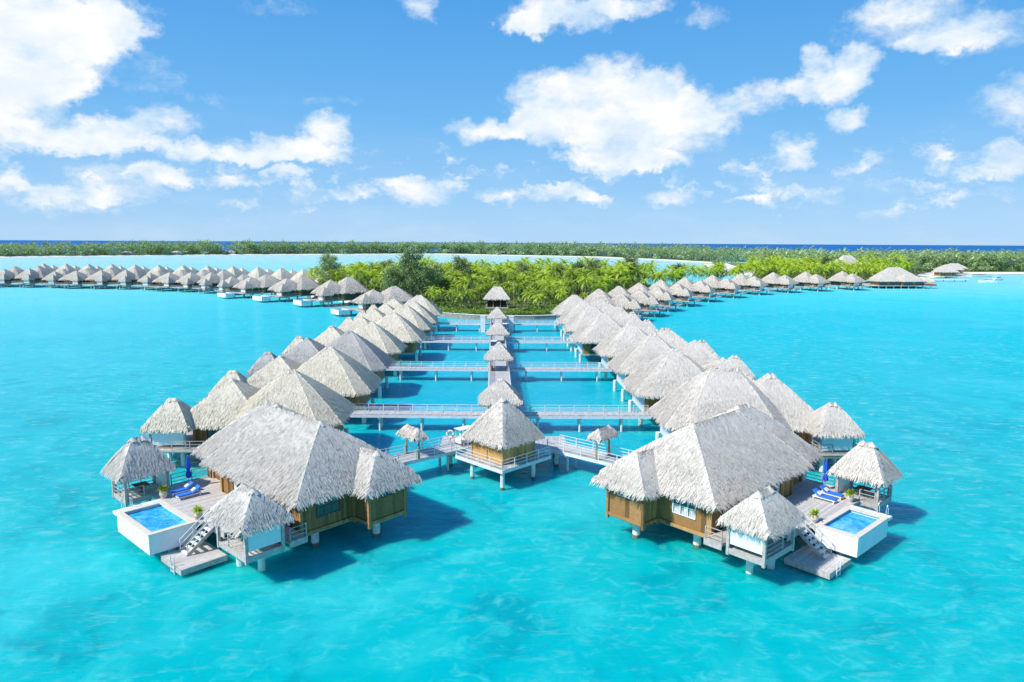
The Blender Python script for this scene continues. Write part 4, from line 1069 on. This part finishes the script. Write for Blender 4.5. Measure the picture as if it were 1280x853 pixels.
spots = [(-38.5, 262, 1.42, 'tall broad grey-green casuarina at the left edge of the palm island'), (-31, 268, 1.15, 'grey-green casuarina beside the tall broad one on the island'), (-45, 259, 1.0, 'bushy casuarina in front of the tall broad one on the island'),
         (-82, 312, 1.3, 'dark casuarina rising over the villas at the far left tip of the island')]
oth = [(-22, 300), (30, 318), (38, 330), (22, 330), (60, 352), (5, 345), (88, 372), (-60, 330), (120, 405), (160, 440), (205, 455), (262, 480), (285, 500), (310, 540), (330, 600), (350, 640), (400, 690), (440, 660), (470, 680), (520, 700), (560, 690), (300, 640), (270, 600), (240, 560), (215, 590), (255, 700), (420, 650), (500, 660), (380, 650)]
for (x, y) in oth: spots.append((x, y, rnd.uniform(.95, 1.25), 'dark casuarina tree rising among the island palms'))
for i, (x, y, s, lb) in enumerate(spots):
    o = pines[i] if i < 2 else copy_tree(pines[i % 2])
    o.location = (x, y, .9); o.rotation_euler = (0, 0, i * 1.3); o.scale = (s * 1.2, s * 1.2, s * rnd.uniform(.85, 1.0))
    tag(o, lb, 'tree', 'casuarinas on the island')

# ================================================================== camera
f_px, W_px, pitch, roll = 865.0, 1280.0, math.atan(123.0 / 865.0), radians(.31)
cam = bpy.data.cameras.new('camera'); co = bpy.data.objects.new('camera', cam); COL.objects.link(co)
cam.sensor_width = 36; cam.lens = 36 * f_px / W_px; cam.clip_end = 250000; cam.clip_start = .5
co.location = (0, 0, 25)
co.rotation_euler = (Matrix.Rotation(pi / 2 - pitch, 3, 'X') @ Matrix.Rotation(roll, 3, 'Z')).to_euler()
S.camera = co

# ================================================================== light
sun_el = radians(44); to_sun = Vector((-.87, -.49, 0)).normalized()
sd = bpy.data.lights.new('sun', 'SUN'); so = bpy.data.objects.new('sun', sd); COL.objects.link(so)
sd.energy = 5.0; sd.angle = radians(.9); sd.color = (1, .965, .90)
dirv = Vector((to_sun.x * cos(sun_el), to_sun.y * cos(sun_el), sin(sun_el)))
so.rotation_euler = dirv.to_track_quat('Z', 'Y').to_euler(); so.location = (-60, -30, 80)

w = bpy.data.worlds.new('World'); S.world = w; w.use_nodes = True
t = NT(w.node_tree)
sky = t.n('ShaderNodeTexSky', sky_type='NISHITA'); sky.sun_disc = False
sky.sun_elevation = sun_el; sky.sun_rotation = atan2(to_sun.x, to_sun.y) % (2 * pi)
sky.air_density = 1.0; sky.dust_density = .4; sky.ozone_density = 2.0
tc = t.n('ShaderNodeTexCoord').outputs['Generated']
sx = t.n('ShaderNodeSeparateXYZ'); t.l(tc, sx.inputs[0])
az = t.math('ARCTAN2', sx.outputs[0], sx.outputs[1]); el = t.math('ARCSINE', sx.outputs[2])
cb = t.n('ShaderNodeCombineXYZ'); t.l(az, cb.inputs[0]); t.l(el, cb.inputs[1])
P_ = cb.outputs[0]
clouds = [(30,60,74,56,1.3),(90,28,64,34,1.2),(150,30,38,26,1),(20,98,68,22,1.1),(185,90,40,28,.32),(50,165,85,26,.45),(135,170,55,22,.95),(205,150,38,18,.85),(100,178,45,14,.9),
 (232,190,44,15,1),(335,184,62,17,1.05),(405,163,30,24,1.05),(395,192,48,12,1),(310,192,40,10,.9),(150,225,65,20,.6),(210,222,42,14,.65),(70,246,65,17,.5),(12,226,28,16,.6),(288,222,30,9,.7),(360,214,24,7,.75),(300,255,28,9,.45),
 (440,239,28,12,.8),(520,241,50,18,.85),(385,240,32,14,.45),(620,246,32,12,.7),(525,6,26,18,.7),(340,8,42,10,.3),(415,125,42,8,.22),(700,20,80,22,1.1),(785,4,52,14,.9),(655,30,40,12,.9),(878,20,40,15,.5),
 (615,160,56,17,1.1),(690,122,56,38,1.1),(765,108,64,38,1.15),(830,118,48,34,1),(700,158,76,22,1.1),(775,170,62,34,1.05),(840,165,60,38,.95),(790,206,74,13,1.15),(890,140,48,26,.75),(950,122,42,20,.7),
 (1028,112,44,20,1.1),(1020,76,18,20,1),(1066,84,26,24,1.05),(1055,148,28,12,.9),(995,190,28,20,1),(1150,25,78,28,.62),(1225,38,64,24,.6),(1185,50,52,11,.6),(1115,8,42,16,.55),(1268,197,34,22,1.1),
 (1080,200,24,11,.4),(1170,196,22,14,.5),(1120,228,48,7,.4),(700,242,50,15,.85),(735,250,36,10,.85),(840,250,38,12,.85),(900,230,15,6,.6),(940,249,20,6,.65),(1020,243,32,11,.6),(970,240,20,8,.45),
 (165,250,60,10,.4),(510,228,30,10,.4),(1240,240,60,8,.25),(250,120,30,12,.2),(-60,120,80,60,.9),(1350,120,90,30,.8)]
def ang(px, py):
    x = px - 640; y = -(py - 426.5); c, s = cos(roll), sin(roll); x, y = c * x - s * y, s * x + c * y
    d = Vector((x, f_px * cos(pitch) + y * sin(pitch), -f_px * sin(pitch) + y * cos(pitch))).normalized()
    return atan2(d.x, d.y), math.asin(d.z)
wn = t.noise(t.vm('MULTIPLY', P_, (1, 1.35, 1)), 14, 6, .60, 0, 'Color')
warp = t.vm('MULTIPLY', t.vm('SUBTRACT', wn, (.5, .5, .5)), (.085, .055, 0))
wn2 = t.noise(P_, 60, 4, .6, 0, 'Color')
warp2 = t.vm('MULTIPLY', t.vm('SUBTRACT', wn2, (.5, .5, .5)), (.024, .020, 0))
Q = t.vm('ADD', t.vm('ADD', P_, warp), warp2)
acc = None; shade = None
for (px, py, rx, ry, st) in clouds:
    a, e = ang(px, py)
    k = 1.12
    d = t.vm('MULTIPLY', t.vm('SUBTRACT', Q, (a, e, 0)), (865 / (rx * k), 865 / (ry * k), 0))
    dd = t.vm('DOT_PRODUCT', d, d, 1)
    g = t.math('MULTIPLY', t.math('SUBTRACT', 1.0, dd, clamp=True), st)
    acc = g if acc is None else t.math('ADD', acc, g)
low = t.noise(t.vm('MULTIPLY', t.vm('ADD', Q, (3.1, .7, 0)), (1, 2.1, 1)), 13, 5, .6)
low = t.math('MULTIPLY', t.maprange(low, .50, .68, 0, .85), t.math('MULTIPLY', t.maprange(el, .155, .10, 0, 1, True), t.maprange(el, .015, .05, 0, 1, True)))
acc = t.math('ADD', acc, low)
fine = t.noise(t.vm('MULTIPLY', P_, (1, 1.5, 1)), 42, 8, .66)
den = t.math('ADD', acc, t.math('MULTIPLY', t.math('SUBTRACT', fine, .5), 1.15))
# no cloud where there is no cloud body
den = t.math('MULTIPLY', den, t.maprange(acc, 0, .12))
mask = t.maprange(den, .05, 1.1, 0, .97, True)
# thin veil near the horizon
veil = t.math('MULTIPLY', t.maprange(t.noise(t.vm('MULTIPLY', P_, (1, 4, 1)), 5, 5, .6), .45, .8, 0, .22), t.maprange(el, .22, .0, 0, 1))
mask = t.math('MAXIMUM', mask, veil)
cshade = t.noise(t.vm('ADD', t.vm('MULTIPLY', P_, (1, 1.6, 1)), t.vm('MULTIPLY', warp, (.6, .6, 0))), 16, 5, .55)
ccol = t.ramp(cshade, [(.36, (5.6, 7.6, 9.7)), (.49, (7.9, 9.0, 10)), (.60, (10.2, 10.2, 10.3))])
ccol = t.mix(t.maprange(den, .7, 2.0, 0, .6), ccol, (10.4, 10.4, 10.4))
# tropical blue: air colour by elevation over the physical sky
air = t.ramp(t.math('MULTIPLY', el, 2.0), [(0, (4.5, 7.2, 10.1)), (.12, (3.2, 6.3, 10.0)), (.35, (1.55, 5.0, 9.5)), (.72, (.62, 3.5, 8.5)), (1, (.5, 2.4, 6.2))])
skyc = t.mix(.88, sky.outputs[0], air)
col = t.mix(mask, skyc, ccol)
bg = t.n('ShaderNodeBackground'); t.l(col, bg.inputs[0]); bg.inputs[1].default_value = .10
o = t.n('ShaderNodeOutputWorld'); t.l(bg.outputs[0], o.inputs[0])
try: w.cycles.sampling_method = 'MANUAL'; w.cycles.sample_map_resolution = 512
except Exception: pass

S.render.engine = 'CYCLES'
S.view_settings.view_transform = 'Standard'; S.view_settings.look = 'None'; S.view_settings.exposure = 0
S.cycles.max_bounces = 6; S.cycles.transparent_max_bounces = 6
